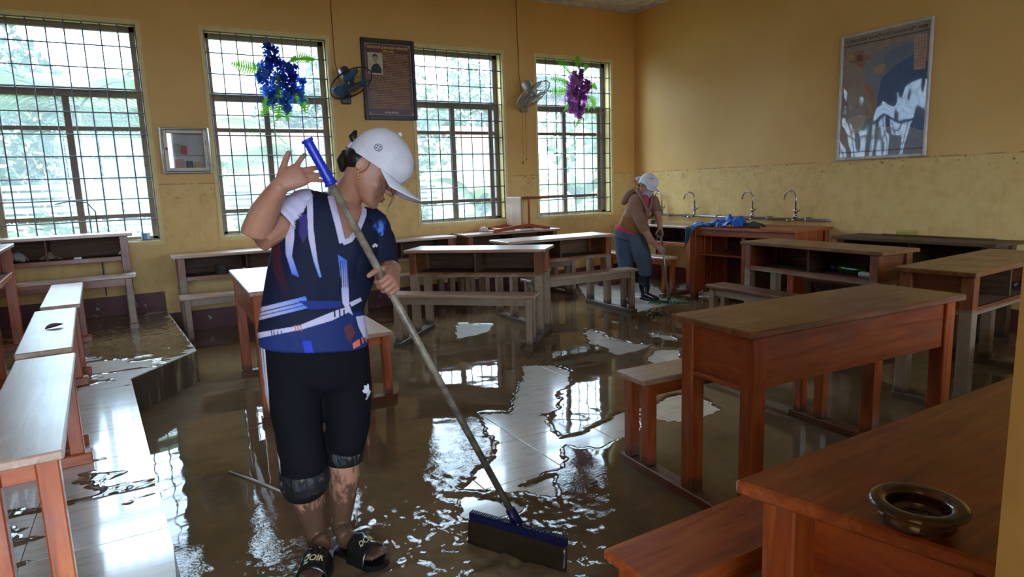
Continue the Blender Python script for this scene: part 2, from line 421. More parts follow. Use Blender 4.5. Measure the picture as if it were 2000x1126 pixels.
# podium along the left side with its tiles
PH = .25
pod = [(.10, YW), (.235, 5.262), (-.183, 4.69), (-.02, 2.08), (.01, 1.2), (XL, 1.2), (XL, YW)]
def pod_side():
    t = NT('mud_streaked_concrete'); n = t.noise(t.pos((9, 9, 1.2)), 2, 6, .65); z = t.xyz(t.pos())[2]
    c = t.ramp(n, [(.35, srgb(58, 46, 32)), (.55, srgb(84, 68, 48)), (.64, srgb(150, 132, 106)), (.8, srgb(176, 160, 134))])
    return t.fin(c, .38)
podium = tag(MB().prism(pod, 0, PH - .006).build('podium', pod_side()), 'low tiled podium with streaked muddy side', 'podium', kind='structure')
def clip_half(poly, ax, lim, keep_less):
    out = []; n = len(poly)
    for i in range(n):
        a, b = poly[i], poly[(i + 1) % n]; ia = (a[ax] <= lim) == keep_less; ib = (b[ax] <= lim) == keep_less
        if ia: out.append(a)
        if ia != ib:
            t = (lim - a[ax]) / (b[ax] - a[ax]); out.append((a[0] + t * (b[0] - a[0]), a[1] + t * (b[1] - a[1])))
    return out
xs = [.40, -.03, -.46, -.89, -1.32, -1.75]
ys = [1.2, 1.58, 2.0, 2.42, 2.84, 3.26, 3.68, 4.10, 4.52, 4.94, 5.36, 5.78, 6.20, 6.62, 7.04, YW]
podv = [p for p in pod]
for i in range(len(xs) - 1):
    for j in range(len(ys) - 1):
        q = podv
        for ax, lim, less in ((0, xs[i] - .0015, True), (0, xs[i + 1] + .0015, False), (1, ys[j + 1] - .002, True), (1, ys[j] + .002, False)):
            if q: q = clip_half(q, ax, lim, less)
        if len(q) < 3: continue
        ar = abs(sum(q[k][0] * q[(k + 1) % len(q)][1] - q[(k + 1) % len(q)][0] * q[k][1] for k in range(len(q)))) / 2
        if ar < .003: continue
        MB().prism(q, PH - .008, PH).build('tile', M_tile, podium)
def pod_mud_z(X, Y):
    n = fbm(X, Y, 1.7, 70) + .35 * fbm(X * .7, Y * 1.6, 8, 75)
    far = np.clip((Y - 5.15) / .6, 0, 1)
    jo = np.min([np.abs(Y - y) for y in ys], 0)
    d = far * 1.1 + n * 1.1 - .57 + .55 * np.exp(-(jo / .02) ** 2)
    P = np.stack([X, Y], 1)
    d = np.maximum(d, .5 * np.exp(-((X + .02) ** 2 + ((Y - 5.2) / .35) ** 2) / .04) - .2)
    k = 1 / (1 + np.exp(np.clip(-d / .02, -30, 30)))
    ins = sdist(P, pod)
    k = np.where(ins > .004, k, 0)
    return (PH - .004) * (1 - k) + (PH + .004 + fbm(X, Y, 14, 80, 3) * .005) * k
o = put('muddy_puddle', grid_mesh('muddy_puddle', -1.5, .235, 1.9, YW - .02, .014, pod_mud_z, keep=lambda X, Y, Z: Z > PH - .0035), M_mud)
tag(o, 'brown mud puddles and streaks lying on the tiled podium', 'mud', kind='stuff')
# ------------------------------------------------------------------ windows
M_frame = plain('weathered_window_frame', srgb(116, 100, 86), .5)
M_bar = plain('grille_iron', srgb(78, 84, 86), .45, Metallic=.3)
M_cream = plain('cream_reveal_paint', srgb(222, 200, 138), .6, var=.06)
def glass_mat():
    t = NT('dusty_glass'); p = t.pos(); n = t.noise(p, 2.0, 5, .6); st = t.noise(t.pos((.4, .4, 26)), 2.0, 3)
    tr = t.new('BsdfTransparent'); tr.inputs[0].default_value = (.95, .98, .99, 1)
    df = t.new('BsdfTranslucent'); df.inputs[0].default_value = (.86, .94, .98, 1)
    gl = t.new('BsdfGlossy'); gl.inputs['Roughness'].default_value = .08
    m1 = t.new('MixShader'); f = t.math('MULTIPLY_ADD', n, .07, t.math('MULTIPLY_ADD', t.step(st, .5, .7), .02, .01)); t.link(f, m1.inputs[0])
    t.link(tr.outputs[0], m1.inputs[1]); t.link(df.outputs[0], m1.inputs[2])
    m2 = t.new('MixShader'); m2.inputs[0].default_value = .05
    t.link(m1.outputs[0], m2.inputs[1]); t.link(gl.outputs[0], m2.inputs[2]); t.link(m2.outputs[0], t.out.inputs[0])
    return t.m
M_glass = glass_mat()
pos_words = ['leftmost', 'second', 'third', 'rightmost']
for k, (a, b) in enumerate(WINS):
    w = tag(empty('window_%d' % (k + 1), ((a + b) / 2, YW, SILL)), kind='structure')
    ox, oy, oz = (a + b) / 2, YW, SILL
    hw = (b - a) / 2; H = HEAD - SILL
    # cream painted reveal, proud of the wall edge
    r = MB(); e = .035
    r.box(-hw - e, -hw, -.012, 0, -e, H + e).box(hw, hw + e, -.012, 0, -e, H + e).box(-hw, hw, -.012, 0, H, H + e).box(-hw - .02, hw + .02, -.02, 0, -e, 0)
    r.box(-hw, -hw + .006, 0, TH, 0, H).box(hw - .006, hw, 0, TH, 0, H).box(-hw, hw, 0, TH, H - .006, H).box(-hw, hw, 0, TH, 0, .012)
    r.build('reveal', M_cream, w)
    fy0, fy1 = .13, .185
    x0, x1 = -hw + .006, hw - .006; xm = {0: 0.0, 1: -.05, 2: -.06, 3: -.10}[k]
    fr = MB(); fr.box(x0, x0 + .055, fy0, fy1, .012, H, .004).box(x1 - .06, x1, fy0, fy1, .012, H, .004).box(x0, x1, fy0, fy1, H - .06, H, .004).box(x0, x1, fy0, fy1, .012, .05, .004)
    fr.build('window_frame', M_frame, w)
    zt = 2.41 - oz
    MB().box(x0 + .05, x1 - .05, fy0 - .01, fy1, zt - .045, zt + .045, .004).build('transom', M_frame, w)
    MB().box(xm - .03, xm + .03, fy0 - .008, fy1 - .005, .05, zt - .045, .004).build('mullion', M_frame, w)
    zr = 2.072 - oz; zl = 1.222 - oz
    for z in (zr, zl):
        for xa, xb in ((x0 + .055, xm - .03), (xm + .03, x1 - .06)):
            MB().box(xa, xb, fy0 + .004, fy1 - .01, z - .02, z + .02, .003).build('rail', M_frame, w)
    if k in (2, 3):   # open sash leaf drawn aside by the right jamb
        MB().box(x1 - .16, x1 - .10, fy0 - .03, fy0 - .005, .05, zt - .05, .004).build('sash_stile', M_frame, w)
    gy = (fy0 + fy1) / 2
    for za, zb in ((.05, zl - .02), (zl + .02, zr - .02), (zr + .02, zt - .045)):
        for xa, xb in ((x0 + .055, xm - .03), (xm + .03, x1 - .06)):
            MB().box(xa, xb, gy - .002, gy + .002, za, zb).build('pane', M_glass, w)
    MB().box(x0 + .055, x1 - .06, gy - .002, gy + .002, zt + .045, H - .06).build('pane', M_glass, w)
    # wrought iron grille just inside the opening
    nv = round((2 * hw) / .152)
    vb = MB().tube([(0, 0, -.01), (0, 0, H + .01)], .0065, 6).mesh('grille_bar'); vb.materials.append(M_bar)
    for i in range(nv + 1):
        x = -hw + .012 + (2 * hw - .024) * i / nv
        put('grille_bar', vb, None, w, loc=(x, .02 if i else .02, 0))
    hb = MB().tube([(-hw - .01, 0, 0), (hw + .01, 0, 0)], .0065, 6).mesh('grille_bar'); hb.materials.append(M_bar)
    for i in range(11):
        put('grille_bar', hb, None, w, loc=(0, .010, .02 + (H - .035) * i / 10))
# unseen walkway behind the camera; roof depth, end wall, parapet added to cut light
tag(MB().box(XL - 2, XR + 2, -3.6, YF - TH - .03, 3.0, 3.15).build('unseen_shade_roof', plain('shade_roof_plaster', srgb(190, 180, 160), .8)), kind='structure')
tag(MB().box(XL - .4, XL - .2, -3.6, YF - TH - .03, GZ_, 3.0).build('unseen_shade_wall', plain('shade_wall_plaster', srgb(196, 150, 70), .8)), kind='structure')
tag(MB().box(XL - .2, XR + 2, -3.6, -3.45, GZ_, .45).build('unseen_shade_parapet', plain('shade_parapet_plaster', srgb(190, 150, 80), .8)), kind='structure')
# windows assumed in the unseen opposite wall, added as openings for fill light
for k, (a, b) in enumerate(((3.2, 4.35), (4.7, 6.0))):
    w = tag(empty('window_%d' % (k + 5), ((a + b) / 2, YF, .9)), kind='structure'); hw = (b - a) / 2; H = 2.15
    MB().box(-hw, -hw + .06, -.16, -.1, 0, H).box(hw - .06, hw, -.16, -.1, 0, H).box(-hw, hw, -.16, -.1, 0, .06).box(-hw, hw, -.16, -.1, H - .06, H).box(-.03, .03, -.16, -.1, 0, H).build('window_frame', M_frame, w)
    g = MB()
    for i in range(10): g.tube([(-hw + .02 + i * (2 * hw - .04) / 9, -.02, 0), (-hw + .02 + i * (2 * hw - .04) / 9, -.02, H)], .0065, 5)
    for i in range(11): g.tube([(-hw, -.03, .02 + i * (H - .04) / 10), (hw, -.03, .02 + i * (H - .04) / 10)], .0065, 5)
    g.build('grille', M_bar, w)
# thin cable trunking on the window wall
M_cable = plain('painted_cable', srgb(150, 108, 48), .6)
# ================================================================== school desks with attached benches
L, D, GAP, BW, HT, HB = 1.345, .436, .195, .215, .828, .480
def make_desk(kind, top_kind, seat_kind=None, skew=0.0, label='', group=None):
    r = empty('school_desk', label=label, cat='school desk', group=group)
    w = lambda ax, k=None: wood(ax, k or kind)
    hl, hd = L / 2, D / 2; tt = .028
    b = MB(); b.box(-hl, hl, -hd, hd, HT - tt, HT, .005)
    if skew:
        b.v = [(x + skew * max(0, min(1, (hd - y) / D)) * (1 if x < 0 else 0), y, z) for x, y, z in b.v]
    b.build('tabletop', w(0, top_kind), r)
    lx = hl - .075; ly = hd - .055; zs = .612; le = .034
    for sx in (-1, 1):
        for sy in (-1, 1):
            ox = skew * max(0, min(1, (hd - sy * ly) / D)) if sx < 0 else 0
            MB().box(sx * lx - le + ox, sx * lx + le + ox, sy * ly - le, sy * ly + le, .05, HT - tt, .004).build('leg', w(2), r)
    MB().box(-lx + le, lx - le, -ly - .022, -ly - .004, zs - .02, HT - tt, .002).build('front_panel', w(0), r)
    for sx in (-1, 1):
        ox = skew * .5 if sx < 0 else 0
        MB().box(sx * lx - .009 + ox, sx * lx + .009 + ox, -ly + le - .002, ly - le + .002, zs - .02, HT - tt, .002).build('end_panel', w(1), r)
        MB().box(sx * lx - .02 + ox + sx * .012, sx * lx + .02 + ox + sx * .012, -ly + le, ly - le, zs - .036, zs - .018, .003).build('end_rail', w(1), r)
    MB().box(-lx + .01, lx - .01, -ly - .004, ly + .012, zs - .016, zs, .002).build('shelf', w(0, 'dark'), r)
    MB().box(-lx + le, lx - le, -ly - .004, -ly + .002, zs, HT - tt, .001).build('shade_lining', w(0, 'dark'), r)  # added dark board, its colour imitates the shade inside the desk
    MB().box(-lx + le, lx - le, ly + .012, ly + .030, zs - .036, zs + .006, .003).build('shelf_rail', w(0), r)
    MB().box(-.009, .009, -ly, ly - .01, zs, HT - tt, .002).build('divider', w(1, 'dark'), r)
    yb0 = hd + GAP; yb1 = yb0 + BW; bl = hl - .012
    MB().box(-bl, bl, yb0, yb1, HB - .028, HB, .005).build('seat', wood(0, seat_kind or top_kind), r)
    bx = bl - .062; be = .027
    for sx in (-1, 1):
        for y in (yb0 + .042, yb1 - .042):
            MB().box(sx * bx - be, sx * bx + be, y - be, y + be, .05, HB - .028, .004).build('leg', w(2), r)
        MB().box(sx * bx - .011, sx * bx + .011, yb0 + .042 + be, yb1 - .042 - be, HB - .088, HB - .028, .002).build('seat_rail', w(1), r)
        MB().box(sx * lx - .036, sx * lx + .036, -hd + .01, yb1 + .012, .0, .05, .005).build('skid', w(1), r)
    for y in (yb0 + .042, yb1 - .042):
        MB().box(-bx + be, bx - be, y - .011, y + .011, HB - .092, HB - .028, .002).build('seat_rail', w(0), r)
    return r
def place(r, x, y, deg, z=0.0, label=None):
    r.location = (x, y, z); r.rotation_euler = (0, 0, math.radians(deg))
    if label: r['label'] = label
    return r
G = 'school desks standing about the room'
dA = place(make_desk('clean', 'dusty', 'seat', label='clean reddish wooden desk with its bench behind, largest fully seen desk by the squeegee', group=G), 2.545, 1.735, -3.0)
dB = place(make_desk('clean', 'clean', 'clean', skew=.10, label='glossy reddish desk closest to the doorway, with a brown jar on top', group=G), 1.578, .575, 1.0)
proto = make_desk('muddy', 'seat', 'seat', label='mud-stained desk with shiny top and open shelf, standing askew in mid floor', group=G)
dC = place(proto, 2.696, 5.38, 136.0)
protoJ = make_desk('muddy', 'dusty', 'dusty', group=G)
place(protoJ, 4.79, 3.313, 86.5, label='mud-stained desk with a green bottle lying in its open shelf')
protoP = make_desk('clean', 'seat', 'seat', group=G)
place(protoP, -.915, 2.64, -87, z=PH, label='podium desk closest to the camera, its pale shiny seat end cropped')
def more(p, x, y, deg, label, z=0.0):
    d = twin(p); return place(d, x, y, deg, z, label)
more(proto, 3.835, 5.85, 179.0, 'mud-stained desk before the bent-over cleaner, its bench legs on bared tiles')
more(protoJ, 4.56, 2.03, 184.0, 'dusty-topped desk at the edge of the picture behind the clean reddish desk')
more(proto, .86, YW - .03 - D / 2, 180, 'desk against the window wall beside the podium, metal pot in its shelf')
more(proto, -.79, YW - .05 - D / 2, 181.5, 'desk on the podium against the window wall, plastic bag in its shelf', PH)
more(protoP, .715, 4.615, -91.5, 'shiny-topped desk standing end-on just behind the woman in the jersey')
more(protoP, -1.012, 4.09, -86.5, 'podium desk with a dead leaf lying on its pale seat', PH)
more(protoP, -1.08, 5.57, -87, 'podium desk with the seat farthest from the doorway, end to the window wall', PH)
more(proto, 2.52, YW - .02 - D / 2, 180, 'desk at the window wall between jersey woman and the desk with upturned chair')
more(proto, 3.99, YW - .03 - D / 2, 178.5, 'desk at the window wall carrying the upturned chair')
more(protoP, 5.945, 6.36, 90, 'reddish desk against the map wall behind the bent-over cleaner')
dL = make_desk('dark', 'dark', 'dusty', group=G)
place(dL, 5.735, 3.05, 90, label='dark dirty-topped desk against the map wall with a stick lying on it')
# ------------------------------------------------------------------ laboratory table at the map wall
lab = empty('laboratory_table', (5.88, 4.86, 0), math.radians(90 - 84), 'large wooden laboratory table under the tap pipe, blue raincoat on top', 'table')
wk = lambda ax: wood(ax, 'clean')
LT, LW, LHt = 1.34, .70, .852
MB().box(-LW / 2, LW / 2, -LT / 2, LT / 2, LHt - .03, LHt, .005).build('tabletop', wood(1, 'clean'), lab)
for sx in (-1, 1):
    for sy in (-1, 1):
        MB().box(sx * (LW / 2 - .06) - .035, sx * (LW / 2 - .06) + .035, sy * (LT / 2 - .06) - .035, sy * (LT / 2 - .06) + .035, 0, LHt - .03, .004).build('leg', wk(2), lab)
    MB().box(sx * (LW / 2 - .06) - .012, sx * (LW / 2 - .06) + .012, -LT / 2 + .095, LT / 2 - .095, LHt - .10, LHt - .03, .003).build('apron', wk(1), lab)
for sy in (-1, 1):
    for q in range(4):
        xa = -LW / 2 + .10 + q * .125; 
        MB().box(xa, xa + .119, sy * (LT / 2 - .06) - .01, sy * (LT / 2 - .06) + .01, .08, LHt - .03, .004).build('side_board', wk(2), lab)
MB().box(-LW / 2 + .10, LW / 2 - .05, -LT / 2 + .07, LT / 2 - .07, .52, .54, .003).build('shelf', wk(1), lab)
MB().box(LW / 2 - .075, LW / 2 - .06, -LT / 2 + .09, LT / 2 - .09, .08, LHt - .03, .003).build('back_panel', wood(1, 'dark'), lab)
MB().box(-LW / 2 + .10, -LW / 2 + .125, -.02, .02, .08, LHt - .10, .003).build('divider', wk(2), lab)
# ================================================================== water pipe and taps on the map wall
M_steel = plain('dull_steel', srgb(150, 146, 140), .3, Metallic=.85)
M_chrome = plain('worn_chrome', srgb(165, 158, 150), .22, Metallic=.95)
XP = XR - .075
pipe = tag(MB().tube([(XP, 7.05, .93), (XP, 4.22, .915)], .015, 10).tube([(XP, 6.75, .93), (XP, 6.84, .93), (XP + .05, 6.90, .80), (XP + .05, 6.90, .3)], .013, 8).ball((XP, 4.22, .915), .019).build('water_pipe', M_steel, smooth=True), 'grey water pipe running along the map wall above the tables', 'pipe')
for i, y in enumerate((6.6, 6.3, 5.75, 5.0, 4.5)):
    c = MB().box(XP - .02, XR, y - .012, y + .012, .905, .945, .003).build('clamp', M_steel, pipe)
def tap(y, label):
    t = empty('gooseneck_tap', (XP, y, .93), 0, label, 'tap', 'gooseneck taps on the water pipe')
    MB().lathe([(.0, .0), (.022, .0), (.022, .03), (.014, .035), (.014, .06), (.02, .065), (.02, .10), (.012, .105), (0, .105)], 12).tube([(0, 0, -.005), (-.03, .03, -.02), (-.05, .05, -.022), (-.05, .075, -.015)], .014, 8).build('valve_body', M_chrome, t, True)
    pts = [(0, 0, .10), (0, 0, .20)] + [(-.0, .075 - .075 * math.cos(a), .215 + .085 * math.sin(a)) for a in np.linspace(.15, pi * .93, 9)]
    MB().tube(pts, .0085, 8).tube([pts[-1], (0, pts[-1][1] + .004, pts[-1][2] - .025)], .011, 8).build('spout', M_chrome, t, True)
    MB().tube([(0, 0, .08), (0, -.035, .082)], .009, 8).tube([(0, -.04, .082), (-.004, -.055, .10), (-.006, -.06, .135)], .006, 6).build('lever', M_chrome, t, True)
    return t
tap(5.21, 'gooseneck tap rising behind the heap of blue raincoat'); tap(6.13, 'gooseneck tap between the bent-over cleaner and the raincoat').rotation_euler.z = .3
tap(4.63, 'gooseneck tap over the bare end of the laboratory table'); tap(6.74, 'gooseneck tap half hidden behind the bent-over cleaner')
# ------------------------------------------------------------------ raincoat, cloth, bits on tables
def heap(name, cx, cy, z0, rx, ry, h, mat, seed, rot=0, n=44):
    X, Y = np.meshgrid(np.linspace(-1, 1, n), np.linspace(-1, 1, n)); r = np.hypot(X, Y)
    th = np.arctan2(Y, X); edge = .86 + .18 * np.sin(3 * th + seed) * .6 + .12 * np.sin(7 * th + 2 * seed)
    k = np.clip(1 - (r / edge) ** 2.2, 0, 1)
    Z = h * np.sqrt(k) * (.55 + .9 * (fbm(X + seed, Y, 1.6, seed, 3) + .3)) + h * .35 * np.abs(fbm(X * 2 + seed, Y * .8, 3, seed + 9, 2)) * (k > 0)
    Z = np.maximum(Z, .004)
    ca, sa = math.cos(rot), math.sin(rot)
    vs = []; idx = -np.ones((n, n), int); ok = (r < edge + .06) & (r <= 1.0)
    for i in range(n):
        for j in range(n):
            if ok[i, j]:
                idx[i, j] = len(vs); x = X[i, j] * rx; y = Y[i, j] * ry
                vs.append((cx + x * ca - y * sa, cy + x * sa + y * ca, z0 + Z[i, j]))
    cell = {(i, j) for i in range(n - 1) for j in range(n - 1) if min(idx[i, j], idx[i, j + 1], idx[i + 1, j + 1], idx[i + 1, j]) >= 0}
    todo = [min(cell, key=lambda c: abs(c[0] - n / 2) + abs(c[1] - n / 2))]; keep = set(todo)   # one connected piece
    while todo:
        i, j = todo.pop()
        for c in ((i + 1, j), (i - 1, j), (i, j + 1), (i, j - 1)):
            if c in cell and c not in keep: keep.add(c); todo.append(c)
    fs = [(idx[i, j], idx[i, j + 1], idx[i + 1, j + 1], idx[i + 1, j]) for i, j in sorted(keep)]
    us = sorted({k for q in fs for k in q}); rm = {k: a for a, k in enumerate(us)}; vs = [vs[k] for k in us]; fs = [tuple(rm[k] for k in q) for q in fs]
    b = MB(); b.v = vs; b.f = fs; o = b.build(name, mat, smooth=True)
    s0 = o.modifiers.new('soft', 'SMOOTH'); s0.iterations = 3; s0.factor = .6
    sm = o.modifiers.new('thick', 'SOLIDIFY'); sm.thickness = .004; sm.offset = 1
    return o
M_blue = plain('blue_raincoat', srgb(22, 92, 196), .38, .25, 25, Sheen_Weight=.2)
M_teal = plain('teal_cloth', srgb(38, 78, 92), .8, .3, 40)
M_dkcloth = plain('dark_cloth', srgb(40, 46, 48), .85, .3, 40)
zt = LHt + .001
o = heap('raincoat', 5.66, 5.07, zt, .17, .22, .115, M_blue, 3); tag(o, 'bright blue raincoat crumpled on the laboratory table', 'raincoat')
h2 = heap('sleeve', 5.60, 5.38, zt, .10, .20, .045, M_blue, 5); h2.parent = o
o = heap('dark_jacket', 5.74, 4.80, zt, .10, .18, .045, M_dkcloth, 8); tag(o, 'dark cloth lying beside the blue raincoat on the laboratory table', 'cloth')
# teal cloth hanging over the table corner
n = 16; b = MB(); tz = LHt + .006
cn = lab.matrix_basis @ V((-LW / 2, LT / 2, 0))
for i in range(n):
    for j in range(n):
        u = i / (n - 1); v = j / (n - 1)
        x = cn.x - .016 + .30 * u; y = cn.y + .012 - .24 * (1 - v) * (.3 + .7 * u)
        dz = 0
        dr = max(0, .42 - u) / .42
        z = tz + .004 * math.sin(9 * u + 5 * v) - dr * .235 * (.25 + .75 * v) * (1 if u < .42 else 0)
        x = max(x, cn.x - .02) if u > .42 else cn.x - .022 - .012 * math.sin(8 * v) * dr
        if u < .42: y = cn.y + .012 - .20 * (1 - v) * (1 - .5 * dr)
        b.v.append((x, y, z))
b.f = [(i * n + j, (i + 1) * n + j, (i + 1) * n + j + 1, i * n + j + 1) for i in range(n - 1) for j in range(n - 1)]
o = b.build('hanging_cloth', M_teal, smooth=True); o.modifiers.new('thick', 'SOLIDIFY').thickness = .004
tag(o, 'teal cloth hanging over the corner of the laboratory table', 'cloth')
# stick and sponge on the dark desk, white cup on the floor
zt = HT + .001
tag(MB().box(-.008, .008, -.45, .45, 0, .014, .003).build('wooden_stick', wood(1, 'dark'), loc=(5.83, 2.98, zt)), 'long dark stick lying on the dark desk by the map wall', 'stick')
sp = tag(MB().box(-.035, .035, -.10, .10, 0, .05, .012).build('sponge', plain('yellow_sponge', srgb(182, 160, 74), .9, .5, 90), loc=(5.88, 3.22, zt + .0)), 'yellowish sponge block lying on the dark desk by the map wall', 'sponge')
cup = empty('paper_cup', (5.60, 5.52, .055), .4, 'white paper cup tipped over on the floor by the laboratory table', 'cup'); cup.rotation_euler = (math.radians(84), 0, .9)
M_white = plain('white_paper', srgb(214, 208, 200), .7)
MB().lathe([(.0, .0), (.038, 0), (.046, .10), (.049, .102), (.047, .104), (.044, .10), (.036, .006), (0, .006)], 20).build('cup_wall', M_white, cup, True)
MB().box(-.02, .02, .045, .046, .03, .07).build('printed_band', plain('brown_print', srgb(150, 96, 60), .6), cup)
# green bottle and white tube in the shelf of desk J, pot and bits in other shelves
def in_desk(d, x, y, z): return d.matrix_basis @ V((x, y, z))
dJ = protoJ; ZS = .6125
M_green = NT('green_bottle_plastic').fin(srgb(46, 92, 28), .15, Transmission_Weight=.5, IOR=1.4)
p = in_desk(dJ, -.30, .03, ZS + .042)
bt = empty('plastic_bottle', p, dJ.rotation_euler.z, 'green plastic bottle lying in the open shelf of a muddy desk', 'bottle')
R90 = M.Rotation(pi / 2, 4, 'Y')
MB().lathe([(0, -.15), (.036, -.15), (.04, -.14), (.038, -.06), (.04, 0), (.038, .06), (.03, .10), (.014, .13), (.013, .15), (0, .15)], 16, R90).build('bottle_body', M_green, bt, True)
MB().lathe([(0, .148), (.016, .148), (.016, .17), (0, .17)], 12, R90).build('cap', plain('blue_cap', srgb(40, 70, 130), .4), bt, True)
p = in_desk(dJ, -.50, .10, ZS + .024)
o = MB().lathe([(0, -.08), (.022, -.08), (.023, -.06), (.023, .06), (.018, .08), (0, .08)], 14, R90).build('white_tube', plain('white_plastic', srgb(190, 184, 170), .4), smooth=True, loc=p); o.rotation_euler.z = dJ.rotation_euler.z
tag(o, 'white plastic tube lying beside the green bottle in the shelf', 'tube')
gx, gy = .86, YW - .03 - D / 2
M_alu = plain('dull_aluminium', srgb(120, 116, 110), .35, Metallic=.7)
pt = empty('metal_pot', (.62, gy - .10, ZS), 0, 'small grey metal pot standing in the shelf of a wall desk', 'pot')
MB().lathe([(0, 0), (.05, 0), (.058, .01), (.06, .085), (.064, .088), (.058, .085), (.054, .012), (0, .010)], 20).build('pot_body', M_alu, pt, True)
MB().tube([(.06, 0, .07), (.085, 0, .075), (.085, 0, .05), (.06, 0, .045)], .004, 6).build('handle', M_alu, pt, True)
tag(heap('crumpled_paper', .84, gy - .12, ZS, .04, .03, .045, M_white, 11, n=16), 'crumpled pale paper beside the metal pot in the shelf', 'paper')
tag(heap('rag', .45, gy - .11, ZS, .07, .05, .03, M_dkcloth, 13, n=20), 'small dark rag in the shelf beside the metal pot', 'rag')
hx, hy = -.79, YW - .05 - D / 2
M_bag = plain('clear_plastic_bag', srgb(150, 148, 146), .25, .3, 40)
tag(heap('plastic_bag', -1.02, hy - .09, ZS + PH, .10, .07, .10, M_bag, 15, n=26), 'crumpled grey plastic bag in the shelf of the podium wall desk', 'bag')
tag(heap('crumpled_cloth', -.76, hy - .10, ZS + PH, .10, .05, .06, plain('pale_cloth', srgb(126, 110, 92), .9), 17, n=24), 'crumpled pale cloth beside the plastic bag in the shelf', 'cloth')
tag(heap('paper_scrap', -.22, hy - .12, ZS + PH, .03, .03, .06, M_white, 19, n=14), 'small white paper scrap at the end of the podium wall desk shelf', 'paper')
ch = MB().box(-.03, .03, -.02, .02, 0, .022, .006).build('chalk_box', M_white, loc=(-.56, hy - .15, ZS + PH)); tag(ch, 'small white box in the middle of the podium wall desk shelf', 'box')
tag(heap('plastic_bag', 4.90, 1.93, ZS, .10, .07, .09, M_bag, 27, n=22), 'pale plastic bag in the shelf of the desk cropped by the picture edge', 'bag')
# white and blue packet on the window sill
pk = tag(MB().box(-.04, .04, -.02, .02, 0, .075, .004).build('packet', plain('packet_white', srgb(206, 216, 226), .35), loc=(-.005, YW + .045, SILL + .013)), 'small white and blue packet standing on the leftmost window sill', 'packet')
MB().box(-.032, .012, -.0212, -.0202, .012, .066).build('blue_label', plain('packet_blue', srgb(88, 146, 214), .4), pk)
# dead leaf on a podium seat
def leaf_blade(l, w, n=6, curl=.2):
    b = MB()
    for i in range(n + 1):
        u = i / n; h = w * math.sin(pi * min(1, u * .96 + .02)) ** .8
        b.v += [(u * l, -h, curl * h + .25 * curl * l * u * u), (u * l, 0, .25 * curl * l * u * u), (u * l, h, curl * h + .25 * curl * l * u * u)]
    for i in range(n):
        k = 3 * i; b.f += [(k, k + 3, k + 4, k + 1), (k + 1, k + 4, k + 5, k + 2)]
    return b
lf = leaf_blade(.085, .03, 6, .5).build('dead_leaf', plain('dry_leaf', srgb(74, 34, 30), .7), smooth=True)
q = on_z(88, 642, PH + HB + .004); lf.location = q; lf.rotation_euler = (0, 0, .5); tag(lf, 'dark red dead leaf lying on a pale podium seat', 'leaf')
lf.modifiers.new('thick', 'SOLIDIFY').thickness = .0015
# white stick in the mud
a = on_z(447, 920, .014); c = on_z(566, 966, .014)
tag(MB().tube([a, a.lerp(c, .5) + V((.004, .006, .001)), c], [.004, .006, .005], 7).build('pale_stick', plain('pale_wet_wood', srgb(196, 190, 176), .35), smooth=True), 'thin pale stick lying in the brown water beside the jersey woman', 'stick')
c = on_z(1160, 944, .014)
tag(MB().box(-.022, .022, -.006, .006, 0, .008, .002).build('driftwood_chip', wood(0, 'dark'), loc=c), 'small dark wood chip floating near the blue squeegee', 'wood chip')
# ------------------------------------------------------------------ brown jar on the front desk
M_glaze = NT('brown_glaze'); n_ = M_glaze.noise(M_glaze.coords((6, 6, 14)), 2, 4)
M_glaze = M_glaze.fin(M_glaze.ramp(n_, [(.35, srgb(38, 24, 16)), (.55, srgb(78, 48, 28)), (.72, srgb(120, 78, 46))]), .12, Coat_Weight=.8)
jp = on_z(1794, 979, HT + .042)
jar = empty('ceramic_jar', (jp.x, jp.y, HT + .001), 0, 'squat brown glazed ceramic jar with wide mouth on the front desk', 'jar'); jar.scale = (.83, .83, .46)
MB().lathe([(0, 0), (.050, 0), (.056, .006), (.066, .028), (.066, .046), (.062, .058), (.070, .064), (.080, .072), (.084, .082), (.080, .092), (.070, .097), (.060, .094), (.053, .086), (.050, .074), (.056, .05), (.050, .02), (0, .012)], 40).build('jar_body', M_glaze, jar, True)
# ------------------------------------------------------------------ upturned chair on a wall desk
chair = empty('wooden_chair', (4.10, YW - .26, HT + .001), math.radians(4), 'reddish wooden chair lying on its back upon a wall desk', 'chair')
wc = lambda ax: wood(ax, 'clean')
# lying: seat stands vertically, bent back posts lie along the table top, front legs stick out level at the top
MB().box(-.012, .012, -.17, .17, .06, .42, .004).build('seat', wood(2, 'seat'), chair)
for y in (-.165, .165):
    b = MB(); pts = [(-.42, .016), (-.16, .045), (.02, .062), (.14, .058), (.42, .005)]
    for (xa, za), (xb, zb) in zip(pts[:-1], pts[1:]):
        mm = M.Translation(V(((xa + xb) / 2, y, (za + zb) / 2))) @ M.Rotation(-math.atan2(zb - za, xb - xa), 4, 'Y')
        l = math.hypot(xb - xa, zb - za) / 2 + .008; b.box(-l, l, -.016, .016, -.02, .02, .003, mm)
    b.build('back_post', wc(0), chair)
    MB().box(.0, .40, y - .016, y + .016, .385, .42, .004).build('leg', wc(0), chair)
    MB().box(.10, .125, y - .008, y + .008, .06, .40, .002).build('stretcher', wc(2), chair)
for x, z in ((-.39, .02), (-.25, .034)):
    MB().box(x - .02, x + .02, -.15, .15, z - .008, z + .008, .003).build('back_slat', wc(1), chair)
MB().box(.012, .034, -.15, .15, .36, .39, .003).build('seat_rail', wc(1), chair)
pp = heap('paper_bundle', 3.62, YW - .33, HT + .002, .07, .05, .07, plain('pinkish_paper', srgb(206, 190, 196), .6), 23, n=22); tag(pp, 'crumpled pinkish white paper beside the upturned chair', 'paper')
